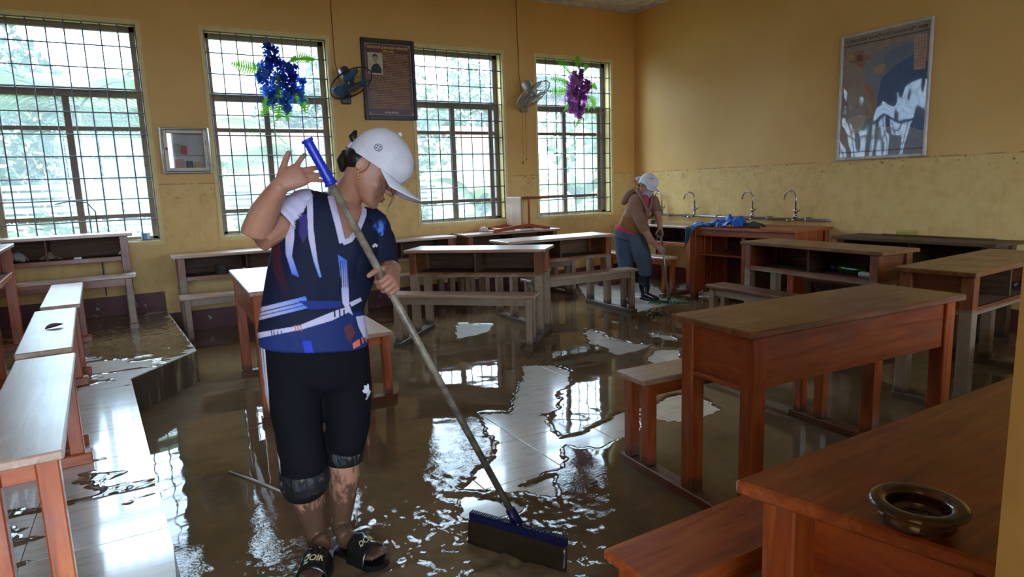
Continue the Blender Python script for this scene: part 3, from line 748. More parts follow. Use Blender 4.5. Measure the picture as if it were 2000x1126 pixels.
tag(MB().box(-.10, .10, -.07, .07, 0, .012, .003).build('paper_sheet_pad', M_white, loc=(4.18, YW - .36, HT + .001)), 'white paper pad on the wall desk under the upturned chair', 'paper')
tag(MB().box(-.05, .05, -.03, .03, 0, .014, .003).build('white_tray', M_white, loc=(2.44, YW - .2, HT + .001)), 'small white tray on the wall desk beneath the third window', 'tray')
# ------------------------------------------------------------------ first-aid style cabinet on the wall
cab = empty('wall_cabinet', (.438, YW, 1.845), 0, 'small white framed glass-fronted cabinet hung between the first two windows', 'cabinet')
M_al = plain('white_aluminium', srgb(196, 192, 186), .35, Metallic=.3); M_gr = plain('grey_aluminium', srgb(128, 122, 118), .35, Metallic=.5)
w, h, d = .205, .222, .085
MB().box(-w + .02, w - .02, -.012, 0, -h + .02, h - .02).box(-w, w, -d, 0, h - .018, h, .004).box(-w, w, -d, 0, -h, -h + .018, .004).build('cabinet_box', M_gr, cab)
for sx in (-1, 1): MB().tube([(sx * w, -d * .5, -h - .004), (sx * w, -d * .5, h + .004)], .022, 10, flat=1.9).build('rounded_edge', M_al, cab, True)
fr = MB(); iw, ih = w - .012, h - .022
for x0, x1, z0, z1 in ((-iw, -iw + .032, -ih, ih), (iw - .032, iw, -ih, ih), (-iw + .032, iw - .032, ih - .032, ih), (-iw + .032, iw - .032, -ih, -ih + .032)): fr.box(x0, x1, -d - .012, -d, z0, z1, .004)
door = fr.build('door', plain('cream_door_frame', srgb(206, 196, 178), .45), cab)
gp = NT('cabinet_glass'); tr = gp.new('BsdfTransparent'); g2 = gp.new('BsdfGlossy'); g2.inputs['Roughness'].default_value = .03; mx = gp.new('MixShader'); mx.inputs[0].default_value = .10
gp.link(tr.outputs[0], mx.inputs[1]); gp.link(g2.outputs[0], mx.inputs[2]); gp.link(mx.outputs[0], gp.out.inputs[0])
MB().box(-iw + .032, iw - .032, -d - .007, -d - .004, -ih + .032, ih - .032).build('glass', gp.m, door)
MB().ball((-iw + .018, -d - .014, .02), .011).build('knob', plain('brown_knob', srgb(140, 66, 30), .4), door, True)
for z in (.07, -.13): MB().box(iw - .012, iw - .006, -d - .016, -d - .012, z - .025, z + .025).build('hinge', plain('dark_hinge', srgb(50, 40, 36), .5), door)
MB().box(-iw + .02, iw - .02, -d + .01, -.012, -.045, -.037).build('shelf', M_gr, cab)
def bit(name, x, z, w_, h_, c, label, cat):
    tag(MB().box(-w_ / 2, w_ / 2, -.012, .012, 0, h_, .004).build(name, plain(name + '_colour', c, .6), loc=(.438 + x, YW - .05, 1.845 + z)), label, cat)
bit('gauze_packet', -.10, -.037, .11, .11, srgb(150, 160, 150), 'greyish green packet on the upper shelf of the wall cabinet', 'packet')
bit('red_pouch', -.015, -.037, .05, .09, srgb(190, 60, 84), 'red pouch on the upper shelf of the wall cabinet', 'pouch')
bit('pink_carton', -.09, -.20, .12, .12, srgb(206, 158, 150), 'pink carton at the bottom of the wall cabinet', 'carton')
bit('yellow_box', .10, -.20, .07, .09, srgb(186, 180, 110), 'yellow box at the bottom of the wall cabinet', 'box')
bit('teal_scissors_case', .02, -.20, .06, .10, srgb(60, 90, 96), 'dark teal case between the boxes in the wall cabinet', 'case')
# ------------------------------------------------------------------ plaque with portrait
plq = empty('wall_plaque', (2.635, YW, 2.642), 0, 'maroon text plaque in a dark frame with a portrait, hung between windows', 'plaque')
pw, ph = .319, .45
M_pf = plain('dark_plaque_frame', srgb(40, 32, 28), .4)
for x0, x1, z0, z1 in ((-pw, -pw + .042, -ph, ph), (pw - .042, pw, -ph, ph), (-pw + .042, pw - .042, ph - .05, ph), (-pw + .042, pw - .042, -ph, -ph + .05)):
    MB().box(x0, x1, -.035, 0, z0, z1, .006).build('frame_side', M_pf, plq)
iw, ih = pw - .042, ph - .05
MB().box(-iw, iw, -.018, 0, -ih, ih).build('silver_border', plain('silver_border', srgb(150, 132, 126), .4), plq)
mrn = plain('maroon_print', srgb(92, 36, 26), .35)
c8 = [(-iw + .035, -ih + .012), (iw - .035, -ih + .012), (iw - .03, -ih + .03), (iw - .012, -ih + .035), (iw - .012, ih - .035), (iw - .03, ih - .03), (iw - .035, ih - .012), (-iw + .035, ih - .012), (-iw + .03, ih - .03), (-iw + .012, ih - .035), (-iw + .012, -ih + .035), (-iw + .03, -ih + .03)]
MX = M(((1, 0, 0, 0), (0, 0, -1, 0), (0, 1, 0, 0), (0, 0, 0, 1)))   # xy drawing -> wall facing -y
def wallflat(poly, y0, y1): return MB().prism(poly, -y1, -y0, MX)
def onwall(y): return M.Translation(V((0, y, 0))) @ MX
MB().prism(c8, .018, .0195, MX).build('print', mrn, plq)
M_gold = plain('gold_lettering', srgb(214, 166, 84), .45)
def wtext(s, x, z, size, y, parent, mat, name='lettering', **k):
    me = text_mesh(s, size, .0004, **k); o = put(name, me, mat, parent); o.rotation_euler = (pi / 2, 0, 0); o.location = (x, y, z); return o
wtext('GREGOR JOHANN MENDEL', 0, ih - .045, .040, -.020, plq, M_gold, bold=.0012)
wtext('(1822-1884)', 0, ih - .085, .028, -.020, plq, M_gold, bold=.0008)
ph_ = MB().box(-iw + .03, -iw + .205, -.0215, -.0195, ih - .345, ih - .105).build('portrait', plain('photo_paper', srgb(196, 182, 150), .5), plq)
px0, pz0 = -iw + .117, ih - .225
MB().prism([(px0 - .062, pz0 - .105), (px0 + .066, pz0 - .105), (px0 + .07, pz0 - .06), (px0 + .045, pz0 - .012), (px0 + .018, pz0 + .004), (px0 - .022, pz0 - .01), (px0 - .05, pz0 - .045)], .0215, .0222, MX).build('dark_coat', plain('print_black', srgb(26, 22, 20), .5), ph_)
MB().prism([(px0 + .026 * math.cos(t), pz0 + .05 + .042 * math.sin(t)) for t in np.linspace(0, 2 * pi, 14)[:-1]], .0215, .0224, MX).build('face', plain('print_face', srgb(170, 150, 120), .5), ph_)
MB().prism([(px0 - .028, pz0 + .055), (px0 - .03, pz0 + .09), (px0 - .005, pz0 + .105), (px0 + .026, pz0 + .095), (px0 + .032, pz0 + .05), (px0 + .024, pz0 + .07), (px0 + .008, pz0 + .086), (px0 - .018, pz0 + .08)], .0224, .0228, MX).build('hair', plain('print_dark', srgb(40, 34, 30), .5), ph_)
# rows of small lettering, too small to read in the photograph
b = MB(); z = ih - .115; rr = random.Random(3); i = 0
while z > -ih + .075:
    xa = -iw + .215 if z > ih - .35 else -iw + .03
    if i in (5, 8, 13, 17, 22): xa += .03
    xe = iw - .03 - (rr.random() * .12 if i in (4, 7, 12, 16, 21) else rr.random() * .01); x = xa
    while x < xe - .01:
        wd = rr.choice((.012, .018, .024, .03)); wd = min(wd, xe - x)
        k = x
        while k < x + wd - .002:
            hh = rr.choice((.006, .006, .0085)); b.box(k, k + .0034, -.0203, -.0195, z, z + hh); k += .0047
        x += wd + .006
    z -= .0182; i += 1
tag(b.build('small_lettering', M_gold, plq), kind='stuff')
b = MB()
for k in range(14):
    x = -.085 + k * .0125; b.box(x, x + .009, -.0205, -.0195, -ih + .028, -ih + .034 + .008 * (k % 3), 0)
b.build('signature', plain('white_lettering', srgb(206, 200, 196), .5), plq)
# ------------------------------------------------------------------ country map behind glossy film
mp = empty('wall_map', (XR, 3.775, 2.14), -pi / 2, 'large framed glossy map of a country hung high on the yellow wall', 'map')
mw_, mh_ = .442, .613
fr = MB(); e = .03
M_mf = plain('white_map_frame', srgb(196, 190, 186), .4)
for x0, x1, z0, z1 in ((-mw_, -mw_ + e, -mh_, mh_), (mw_ - e, mw_, -mh_, mh_), (-mw_ + e, mw_ - e, mh_ - e, mh_), (-mw_ + e, mw_ - e, -mh_, -mh_ + e)):
    MB().box(x0, x1, -.028, 0, z0, z1, .008).build('frame_side', M_mf, mp)
def map_mat(name, c):
    t = NT(name); n = t.noise(t.coords((1, 1, 1)), 9, 5, .65)
    col = t.ramp(n, [(.3, tuple(v * .95 for v in c[:3])), (.7, tuple(min(1, v * 1.25) for v in c[:3]))])
    wv = t.noise(t.coords((2.0, 1, 1.0)), 1.7, 1, .4)
    bp = t.new('Bump'); bp.inputs['Strength'].default_value = .4; bp.inputs['Distance'].default_value = .05
    t.link(wv, bp.inputs['Height']); t.link(bp.outputs[0], t.b.inputs['Coat Normal'])
    return t.fin(col, .5, Coat_Weight=1.0, Coat_Roughness=.04)
MB().box(-mw_ + e, mw_ - e, -.012, 0, -mh_ + e, mh_ - e).build('map_sheet', map_mat('map_paper', srgb(138, 124, 118)), mp)
iw, ih = mw_ - e, mh_ - e
# corners of the map in the zoomed photo: tl (95,195) tr (735,60) br (695,1015) bl (70,1050)
def muv(x, y):
    u = v = .5
    for _ in range(30):
        yt = 195 + (60 - 195) * u; yb = 1050 + (1015 - 1050) * u; v = (yb - y) / (yb - yt)
        xl = 70 + 25 * v; xr = 695 + 40 * v; u = (x - xl) / (xr - xl)
    return (-iw + 2 * iw * min(max(u, .0), 1), -ih + 2 * ih * min(max(v, .0), 1))
def mpoly(pts, name, col, lift):
    n = len(pts); rj = random.Random(len(pts) * 7 + int(pts[0][0])); out = []
    for i in range(n):
        p0, p1, p2, p3 = (pts[(i + k - 1) % n] for k in range(4))
        for t in (0, .2, .4, .6, .8):
            q = [.5 * (2 * p1[a] + (p2[a] - p0[a]) * t + (2 * p0[a] - 5 * p1[a] + 4 * p2[a] - p3[a]) * t * t + (3 * p1[a] - p0[a] - 3 * p2[a] + p3[a]) * t ** 3) for a in (0, 1)]
            j = 0 if 'legend' in name else 5; out.append((q[0] + rj.uniform(-j, j), q[1] + rj.uniform(-j, j)))
    if 'legend' not in name: pts = out
    MB().prism([muv(*p) for p in pts], .012, .012 + lift, MX).build(name, map_mat(name, col), mp)
mpoly([(300, 300), (640, 190), (690, 400), (680, 980), (200, 1000), (130, 980), (330, 740), (350, 600), (280, 500), (265, 400)], 'sea_print', srgb(116, 120, 134), .0006)
mpoly([(430, 430), (700, 300), (700, 800), (640, 830), (520, 800), (360, 810), (380, 560)], 'deep_sea_print', srgb(52, 84, 128), .0010)
mpoly([(420, 300), (620, 215), (628, 400), (540, 430), (440, 420)], 'shallow_sea_print', srgb(96, 110, 134), .0009)
mpoly([(112, 320), (150, 300), (190, 285), (240, 268), (265, 290), (320, 322), (270, 345), (262, 380), (240, 398), (190, 372), (135, 352)], 'north_land_print', srgb(136, 98, 84), .0014)
mpoly([(120, 315), (170, 300), (180, 330), (140, 345)], 'province_print', srgb(164, 130, 84), .0018)
mpoly([(195, 310), (240, 300), (250, 340), (210, 350)], 'province_print', srgb(116, 58, 56), .0018)
mpoly([(258, 505), (285, 520), (325, 560), (352, 600), (345, 690), (318, 735), (275, 722), (292, 690), (298, 640), (300, 590)], 'coast_land_print', srgb(150, 104, 70), .0014)
mpoly([(290, 655), (315, 650), (318, 690), (292, 700)], 'province_print', srgb(132, 128, 76), .0018)
mpoly([(150, 760), (280, 740), (240, 840), (170, 880), (120, 860)], 'delta_print', srgb(162, 152, 132), .0012)
mpoly([(345, 390), (420, 365), (410, 420), (350, 436)], 'island_print', srgb(158, 132, 104), .0013)
mpoly([(625, 170), (715, 150), (703, 405), (622, 412)], 'legend_table', srgb(172, 142, 130), .0014)
b = MB()
for k in range(4):
    x = 640 + k * 18; (xa, za), (xb, zb) = muv(x, 180), muv(x - 6, 400); b.box(xa - .0012, xa + .0012, -.0142, -.0135, zb, za)
for k in range(9):
    y = 190 + k * 24; (xa, za), (xb, zb) = muv(628, y + 4), muv(708, y - 10); b.box(xa, xb, -.0142, -.0135, (za + zb) / 2 - .001, (za + zb) / 2 + .001)
b.build('legend_lines', plain('legend_ink', srgb(120, 84, 76), .6), mp)
M_ink = plain('map_title_ink', srgb(66, 34, 30), .6)
wtext('CỘNG HÒA XÃ HỘI CHỦ NGHĨA VIỆT NAM', 0, ih - .042, .0385, -.0125, mp, M_ink, bold=.0006)
for z in (ih - .078, ih - .086): MB().box(-iw, iw, -.0135, -.012, z - .0022, z + .0022).build('rule_line', M_ink, mp)
for z in (-ih + .045, -ih + .052): MB().box(-iw, iw, -.0135, -.012, z - .002, z + .002).build('rule_line', M_ink, mp)
# ------------------------------------------------------------------ wall fans
def frame_to(nrm, up=V((0, 0, 1))):
    z = nrm.normalized(); x = up.cross(z).normalized(); y = z.cross(x)
    return M((x, y, z)).transposed().to_4x4()
def wall_fan(x, cz, body, blade, cagec, nrm, label, name_m):
    f = empty('wall_fan', (x, YW, cz), 0, label, 'fan', 'fans mounted between the windows')
    M_b = plain(name_m + '_body', body, .4); M_c = plain(name_m + '_cage', cagec, .35, Metallic=.3)
    bl = NT(name_m + '_blade'); M_bl = bl.fin(blade, .25, Transmission_Weight=.35, IOR=1.3, Alpha=1.0)
    MB().box(-.055, .055, -.05, 0, -.19, -.07, .012).build('wall_bracket', M_b, f)
    MB().tube([(0, -.03, -.11), (0, -.10, -.06), (0, -.16, .03)], .022, 10).build('arm', M_b, f, True)
    R = frame_to(nrm); T = M.Translation(V((0, -.27, 0))) @ R
    MB().lathe([(0, -.20), (.045, -.20), (.060, -.185), (.066, -.06), (.05, -.03), (0, -.03)], 20, T).build('motor_housing', M_b, f, True)
    for k in range(3):
        b = MB(); n, m = 8, 5
        for i in range(n):
            for j in range(m):
                r = .045 + .165 * i / (n - 1); wd = (.55 + .35 * math.sin(pi * i / (n - 1))) * (j / (m - 1) - .5) * 1.35
                a = 2 * pi * k / 3 + wd + .12; b.v.append((r * math.cos(a), r * math.sin(a), .03 * (j / (m - 1) - .5) * (1 + .3 * i / n)))
        b.f = [(i * m + j, (i + 1) * m + j, (i + 1) * m + j + 1, i * m + j + 1) for i in range(n - 1) for j in range(m - 1)]
        b.v = [tuple(T @ V(p)) for p in b.v]; o = b.build('blade', M_bl, f, True); o.modifiers.new('thick', 'SOLIDIFY').thickness = .003
    MB().lathe([(0, -.03), (.035, -.03), (.04, .02), (.03, .035), (0, .04)], 16, T).build('hub', M_b, f, True)
    c = MB(); R0 = .245
    ring = lambda r, z, q: c.tube([(r * math.cos(a), r * math.sin(a), z) for a in np.linspace(0, 2 * pi, 41)], q, 6, T, cap=False)
    ring(R0, 0, .008); ring(R0 * .62, .048, .0022); ring(.07, .062, .004); ring(R0 * .6, -.05, .0022)
    for i in range(36):
        a = 2 * pi * i / 36; ca, sa = math.cos(a), math.sin(a); ca2, sa2 = math.cos(a + .18), math.sin(a + .18)
        c.tube([(R0 * ca, R0 * sa, 0), (R0 * .8 * ca, R0 * .8 * sa, .035), (R0 * .55 * ca2, R0 * .55 * sa2, .052), (.07 * ca2, .07 * sa2, .062)], .0014, 4, T)
        c.tube([(R0 * ca, R0 * sa, 0), (R0 * .8 * ca, R0 * .8 * sa, -.045), (.06 * ca, .06 * sa, -.06)], .0014, 4, T)
    c.build('cage', M_c, f)
    MB().lathe([(0, .060), (.065, .060), (.066, .066), (.05, .07), (0, .072)], 20, T).build('badge', M_b, f, True)
    return f
wall_fan(2.107, 2.545, srgb(62, 62, 64), srgb(70, 130, 190), srgb(40, 42, 46), V((.28, -.50, -.82)), 'dark wall fan with blue blades beside the maroon plaque', 'dark_fan')
wall_fan(4.425, 2.515, srgb(150, 142, 128), srgb(168, 164, 156), srgb(150, 146, 136), V((.30, -.50, -.80)), 'grey wall fan beside the rightmost window', 'grey_fan')
cc = tag(MB().tube([(2.018, YW - .006, ZC), (2.018, YW - .006, 2.80), (2.03, YW - .01, 2.74), (2.06, YW - .04, 2.5)], .005, 6).build('fan_cable', M_cable), 'thin cable running from the ceiling to the dark fan', 'cable')
tag(MB().tube([(4.372, YW - .006, ZC), (4.380, YW - .006, 2.80), (4.39, YW - .012, 2.72), (4.41, YW - .04, 2.44)], .005, 6).build('fan_cable', M_cable), 'thin cable running from the ceiling to the grey fan', 'cable')
pc = empty('pull_cord', (4.41, YW - .06, 2.42), 0, 'pair of thin pull cords dangling under the grey fan', 'cord')
MB().tube([(-.03, 0, -.02), (-.025, .02, -.72)], .0025, 5).ball((-.025, .02, -.735), .010, .010, .016).build('cord', M_cable, pc)
MB().tube([(.02, 0, -.02), (.025, .02, -.68)], .0025, 5).ball((.025, .02, -.695), .010, .010, .016).build('cord', M_cable, pc)
tag(MB().tube([(-.71, YW - .03, 1.36), (-.60, YW - .035, 1.385), (-.46, YW - .035, 1.37), (-.40, YW - .03, 1.28), (-.40, YW - .01, .95), (-.40, YW - .008, .46)], .006, 6).build('black_cable', plain('black_rubber_cable', srgb(28, 26, 26), .5)), 'black cable looping down the wall behind the podium wall desk', 'cable')
# ------------------------------------------------------------------ artificial flower bunches hung on the grilles
def fern(l, n=13, droop=.5):
    b = MB(); pt = lambda u: V((u * l, 0, .12 * l * math.sin(u * 2.2) - droop * l * u * u))
    b.tube([pt(u) for u in np.linspace(0, 1, 7)], .0022, 4)
    for i in range(1, n + 1):
        u = i / (n + .5); w = l * .25 * math.sin(pi * (u * .85 + .1)); p = pt(u); e = l / n * .5
        for s in (-1, 1):
            q = p + V((.25 * w, s * w, .12 * w)); b.v += [tuple(p + V((-e, 0, 0))), tuple(p + V((e, 0, 0))), tuple(q + V((e * .4, 0, 0))), tuple(q - V((e * .5, 0, 0)))]
            k = len(b.v); b.f.append((k - 4, k - 3, k - 2, k - 1))
    return b
def blossom_mesh():
    b = MB()
    for k in range(5):
        a = 2 * pi * k / 5; c, s = math.cos(a), math.sin(a); c1, s1 = math.cos(a + .58), math.sin(a + .58); c2, s2 = math.cos(a - .58), math.sin(a - .58)
        b.add([(0, 0, -.006), (.024 * c1, .024 * s1, .004), (.032 * c, .032 * s, .001), (.024 * c2, .024 * s2, .004)], [(0, 1, 2, 3)])
    return b
def leaf_mat(name, c):
    t = NT(name); n = t.noise(t.coords(), 20, 3)
    col = t.ramp(n, [(.3, tuple(v * .75 for v in c[:3])), (.7, c)]); t.set(t.b.inputs['Base Color'], col); t.b.inputs['Roughness'].default_value = .5
    tl = t.new('BsdfTranslucent'); t.link(col, tl.inputs[0]); m = t.new('MixShader'); m.inputs[0].default_value = .4
    t.link(t.b.outputs[0], m.inputs[1]); t.link(tl.outputs[0], m.inputs[2]); t.link(m.outputs[0], t.out.inputs[0]); return t.m
M_fern = leaf_mat('fern_green', srgb(112, 172, 44))
def bunch(name, loc, cols, clusters, ferns, label, seed):
    r = random.Random(seed); f = empty(name, loc, 0, label, 'flowers', 'artificial flower bunches on the grilles')
    mats = [leaf_mat('%s_petal_%s' % (name, 'abc'[i]), c) for i, c in enumerate(cols)]
    mes = []
    for m in mats: me = blossom_mesh().mesh('blossom'); me.materials.append(m); mes.append(me)
    MB().tube([(0, .03, .3), (0, 0, .12), (0, 0, -.1)], .006, 6).build('stem', M_fern, f)
    for cx, cz, rx, rz, n, shade in clusters:
        for _ in range(int(n * 1.25)):
            th = r.random() * 2 * pi; rr = math.sqrt(r.random()); ph = r.random()
            o = put('blossom', mes[min(len(mes) - 1, int(r.random() * 1.99) + shade)], None, f)
            o.location = (cx + 1.12 * rx * rr * math.cos(th), -.02 - .08 * (1 - rr) * ph - .03 * r.random(), cz + rz * rr * math.sin(th))
            o.rotation_euler = (pi / 2 + r.uniform(-.9, .9), r.uniform(-.6, .6), r.random() * 6); s = r.uniform(1.15, 1.7); o.scale = (s, s, s)
    fm = fern(.26); fme = fm.mesh('fern_frond'); fme.materials.append(M_fern)
    for x, z, ang, s, tw in ferns:
        o = put('fern_frond', fme, None, f); o.location = (x, -.04, z); o.scale = (s, s, s)
        o.rotation_mode = 'ZYX' if False else 'XYZ'; o.rotation_euler = (1.1 + tw * .5, -ang, 0)
bunch('blue_flower_bunch', (1.385, YW - .07, 2.60), [srgb(40, 52, 150), srgb(40, 86, 204), srgb(70, 142, 230)],
      [(-.06, .22, .07, .10, 26, 0), (.05, .08, .14, .10, 34, 0), (-.16, .05, .08, .10, 26, 1), (-.10, -.08, .10, .10, 24, 1), (.10, -.05, .06, .14, 24, 0), (.06, -.25, .05, .12, 20, 1), (-.08, -.22, .05, .07, 14, 1), (.20, -.08, .05, .10, 14, 1), (.22, -.2, .03, .05, 7, 1)],
      [(-.16, .06, 3.0, 1.1, .4), (.14, .16, .35, 1.05, .3), (.10, .12, .9, .6, .5), (-.12, -.17, -1.75, .95, .2), (-.02, -.10, -1.5, 1.3, .3), (.04, -.22, -1.35, .85, .3), (.12, -.10, -.9, 1.15, .4), (.0, .05, -1.6, 1.0, .2)],
      'bunch of blue artificial flowers with green ferns on the second window grille', 4)
bunch('pink_flower_bunch', (5.215, YW - .07, 2.62), [srgb(142, 66, 144), srgb(184, 104, 188), srgb(206, 140, 212)],
      [(.03, .22, .07, .09, 24, 0), (-.06, .10, .11, .10, 30, 1), (.06, .02, .13, .14, 40, 0), (-.08, -.10, .09, .12, 28, 1), (.06, -.14, .08, .12, 26, 0), (-.10, -.24, .05, .08, 14, 1), (.02, -.28, .05, .07, 12, 1), (.17, .06, .04, .08, 10, 0)],
      [(.02, .26, 1.45, .8, .3), (-.10, .2, 2.3, .9, .3), (-.14, .10, 3.0, .85, .5), (-.14, .0, 3.3, 1.0, .4), (.18, .06, .1, .8, .4), (.16, -.06, -.6, 1.0, .4), (-.14, -.12, -1.8, .7, .2), (.04, -.22, -1.5, .95, .2), (.14, -.14, -.9, .55, .4), (.1, .22, 1.0, .7, .3)],
      'bunch of pink purple artificial flowers on the rightmost window grille', 9)
# little red potted flowers behind the bent-over cleaner
fp = empty('red_flower_bunch', (5.86, 6.52, HT + .002), 0, 'small bunch of dark red flowers on the desk behind the bent-over cleaner', 'flowers')
MB().lathe([(0, 0), (.03, 0), (.04, .05), (.036, .05), (.026, .006), (0, .006)], 14).build('cup', plain('dark_pot', srgb(60, 46, 40), .5), fp, True)
rm = leaf_mat('red_petal', srgb(120, 26, 30)); me = blossom_mesh().mesh('blossom'); me.materials.append(rm); r = random.Random(5)
for i in range(26):
    o = put('blossom', me, None, fp); a = r.random() * 6.3; q = r.random() * .08; o.location = (q * math.cos(a), q * math.sin(a), .08 + r.random() * .10); o.rotation_euler = (r.uniform(-1, 1), r.uniform(-1, 1), a)
for i in range(6):
    o = put('leaf', leaf_blade(.08, .02).mesh('leaf'), M_fern, fp); o.location = (0, 0, .06); o.rotation_euler = (0, -.5, i * 1.05)
# ================================================================== garden outside the window wall
GZ = -.35
def grass_mat():
    t = NT('garden_grass'); n = t.noise(t.pos(), 3, 5); return t.fin(t.ramp(n, [(.3, srgb(74, 84, 50)), (.7, srgb(104, 116, 68))]), .9)
tag(MB().box(-30, 40, YW + TH, 60, GZ - .1, GZ).build('garden_ground', grass_mat()), kind='structure')
tag(MB().box(-30, 40, -40, YF - TH - .1, GZ - .1, GZ).build('yard_ground', plain('wet_yard', srgb(104, 92, 76), .6)), kind='structure')
M_lf = [leaf_mat('garden_leaf_%d' % i, c) for i, c in enumerate((srgb(58, 82, 48), srgb(76, 102, 58), srgb(98, 124, 68), srgb(46, 68, 48)))]
M_trunk = plain('tree_trunk', srgb(120, 106, 90), .85, .4)
def palm_frond(l, droop):
    b = MB(); pt = lambda u: V((u * l, 0, .45 * l * u - droop * l * u * u))
    b.tube([pt(u) for u in np.linspace(0, 1, 8)], [.025, .022, .018, .015, .012, .009, .006, .003], 5)
    n = 34
    for i in range(2, n):
        u = i / n; w = l * .24 * math.sin(pi * (u * .8 + .18)); p = pt(u)
        for s in (-1, 1):
            q = p + V((.45 * w, s * w, -.45 * w)); m = p.lerp(q, .5) + V((0, 0, .08 * w)); e = V((.022 * l / 2, 0, 0))
            b.add([p - e, p + e, m + e, m - e, q], [(0, 1, 2, 3), (3, 2, 4)])
    return b
def palm(x, y, h, l, k, label, seed):
    r = random.Random(seed); t = empty('palm_tree', (x, y, GZ), 0, label, 'tree', 'trees outside the windows')
    MB().tube([(0, 0, 0), (.1, 0, h * .5), (.05, .05, h)], [.17, .13, .10], 10).build('trunk', M_trunk, t, True)
    ms = [palm_frond(l, d).mesh('frond') for d in (.55, .85, 1.15)]
    for m in ms: m.materials.append(M_lf[k])
    for i in range(15):
        o = put('frond', ms[i % 3], None, t); o.location = (.05, .05, h); o.rotation_euler = (r.uniform(-.2, .2), r.uniform(-.45, .2), i * 2.4 + r.random())
palm(-1.0, 15.2, 3.4, 3.0, 1, 'coconut palm seen through the leftmost window', 1)
palm(-5.2, 19.2, 4.6, 3.2, 3, 'taller coconut palm behind the leftmost window', 2)
palm(3.6, 17.6, 2.7, 2.6, 2, 'low palm with broad fronds behind the second window', 3)
palm(11.6, 16.2, 4.2, 2.8, 3, 'tall palm with hanging fronds behind the rightmost window', 4)
def banana_leaf(l, w):
    b = MB(); n = 12
    for i in range(n + 1):
        u = i / n; h = w * (math.sin(pi * min(.99, u * .93 + .06)) ** .6); z = .75 * l * u - .75 * l * u ** 2.3; x = l * .75 * u
        b.v += [(x, -h, z - .45 * h), (x, 0, z), (x, h, z - .45 * h)]
    for i in range(n):
        k = 3 * i; b.f += [(k, k + 3, k + 4, k + 1), (k + 1, k + 4, k + 5, k + 2)]
    return b
def banana(x, y, h, label, seed):
    r = random.Random(seed); t = empty('banana_plant', (x, y, GZ), 0, label, 'plant', 'banana plants outside the windows')
    MB().tube([(0, 0, 0), (0, 0, h)], [.12, .07], 10).build('stem', M_lf[1], t, True)
    m = banana_leaf(1.7, .26).mesh('leaf')
    for i in range(9):
        m2 = m if i else m
        o = put('leaf', m2, M_lf[2] if not m.materials else None, t); o.location = (0, 0, h - .25 + .03 * i); s = r.uniform(.75, 1.1); o.scale = (s, s, s)
        o.rotation_euler = (r.uniform(-.25, .25), r.uniform(-.5, .15), i * 2.35 + r.random())
banana(5.9, 11.6, 1.5, 'banana plant close behind the third window', 5)
banana(8.0, 11.2, 1.7, 'banana plant between the third and rightmost windows', 6)
banana(10.8, 11.4, 1.3, 'banana plant behind the rightmost window', 7)
banana(.0, 10.2, .9, 'young banana plant behind the leftmost window', 8)
def bush(x, y, w, h, k, label, seed, name='shrub', n=1200, ls=.09):
    r = np.random.default_rng(seed); t = empty(name, (x, y, GZ), 0, label, 'shrub' if name == 'shrub' else 'tree', 'shrubs outside the windows' if name == 'shrub' else 'trees outside the windows')
    b = MB()
    for i in range(n):
        d = r.normal(size=3); d /= np.linalg.norm(d); q = r.random() ** .35
        c = np.array([d[0] * w * q, d[1] * w * .7 * q, h * .52 + d[2] * h * .46 * q]) * (1 + .15 * math.sin(5 * d[0] + 3 * d[2] + seed))
        e1 = r.normal(size=3); e1 /= np.linalg.norm(e1); e2 = np.cross(e1, r.normal(size=3)); e2 /= np.linalg.norm(e2)
        s = ls * r.uniform(.6, 1.3); b.add([c - e1 * s, c + e2 * s * .45, c + e1 * s, c - e2 * s * .45], [(0, 1, 2, 3)])
    tag(b.build('foliage', M_lf[k], t), kind='stuff')
    st = MB()
    for a in range(5):
        st.tube([(.05 * math.cos(a * 1.3), .05 * math.sin(a * 1.3), 0), (w * .3 * math.cos(a * 1.3), w * .3 * math.sin(a * 1.3), h * .35), (w * .55 * math.cos(a * 1.3), w * .5 * math.sin(a * 1.3), h * .65)], [.05, .035, .012], 6)
    st.build('branches', M_trunk, t, True)
for i, (x, y, w, h, k, s) in enumerate([(-2.3, 10.4, 1.0, 1.7, 1, 'wide pale green'), (1.9, 10.2, .9, 1.5, 2, 'bright green'), (3.7, 11.9, 1.0, 1.9, 0, 'rounded mid green'),
                                     (4.6, 9.6, .7, 1.2, 2, 'low yellowish green'), (6.9, 9.6, .8, 1.3, 2, 'low leafy green'), (9.4, 9.4, .8, 1.6, 1, 'tall rightmost green'), (-1.0, 12.0, .8, 1.5, 0, 'dull green')]):
    bush(x, y, w, h, k, s + ' shrub outside the ' + ['leftmost window', 'second window by the palm', 'third window', 'third window close to the glass', 'rightmost window close to the glass', 'rightmost window', 'leftmost window behind the palm'][i], 20 + i)
bush(7.4, 21.5, 2.4, 5.4, 0, 'broad leafy tree far behind the third window', 40, 'leafy_tree', 2600, .16)
bush(-1.6, 25, 3.0, 5.2, 3, 'dark leafy tree far behind the second window', 41, 'leafy_tree', 2400, .18)
bush(16.6, 21, 2.8, 6.2, 1, 'tall leafy tree far behind the rightmost window', 42, 'leafy_tree', 2600, .17)
bush(-9.5, 24, 3.0, 5.0, 1, 'leafy tree far behind the leftmost window', 43, 'leafy_tree', 2400, .18)
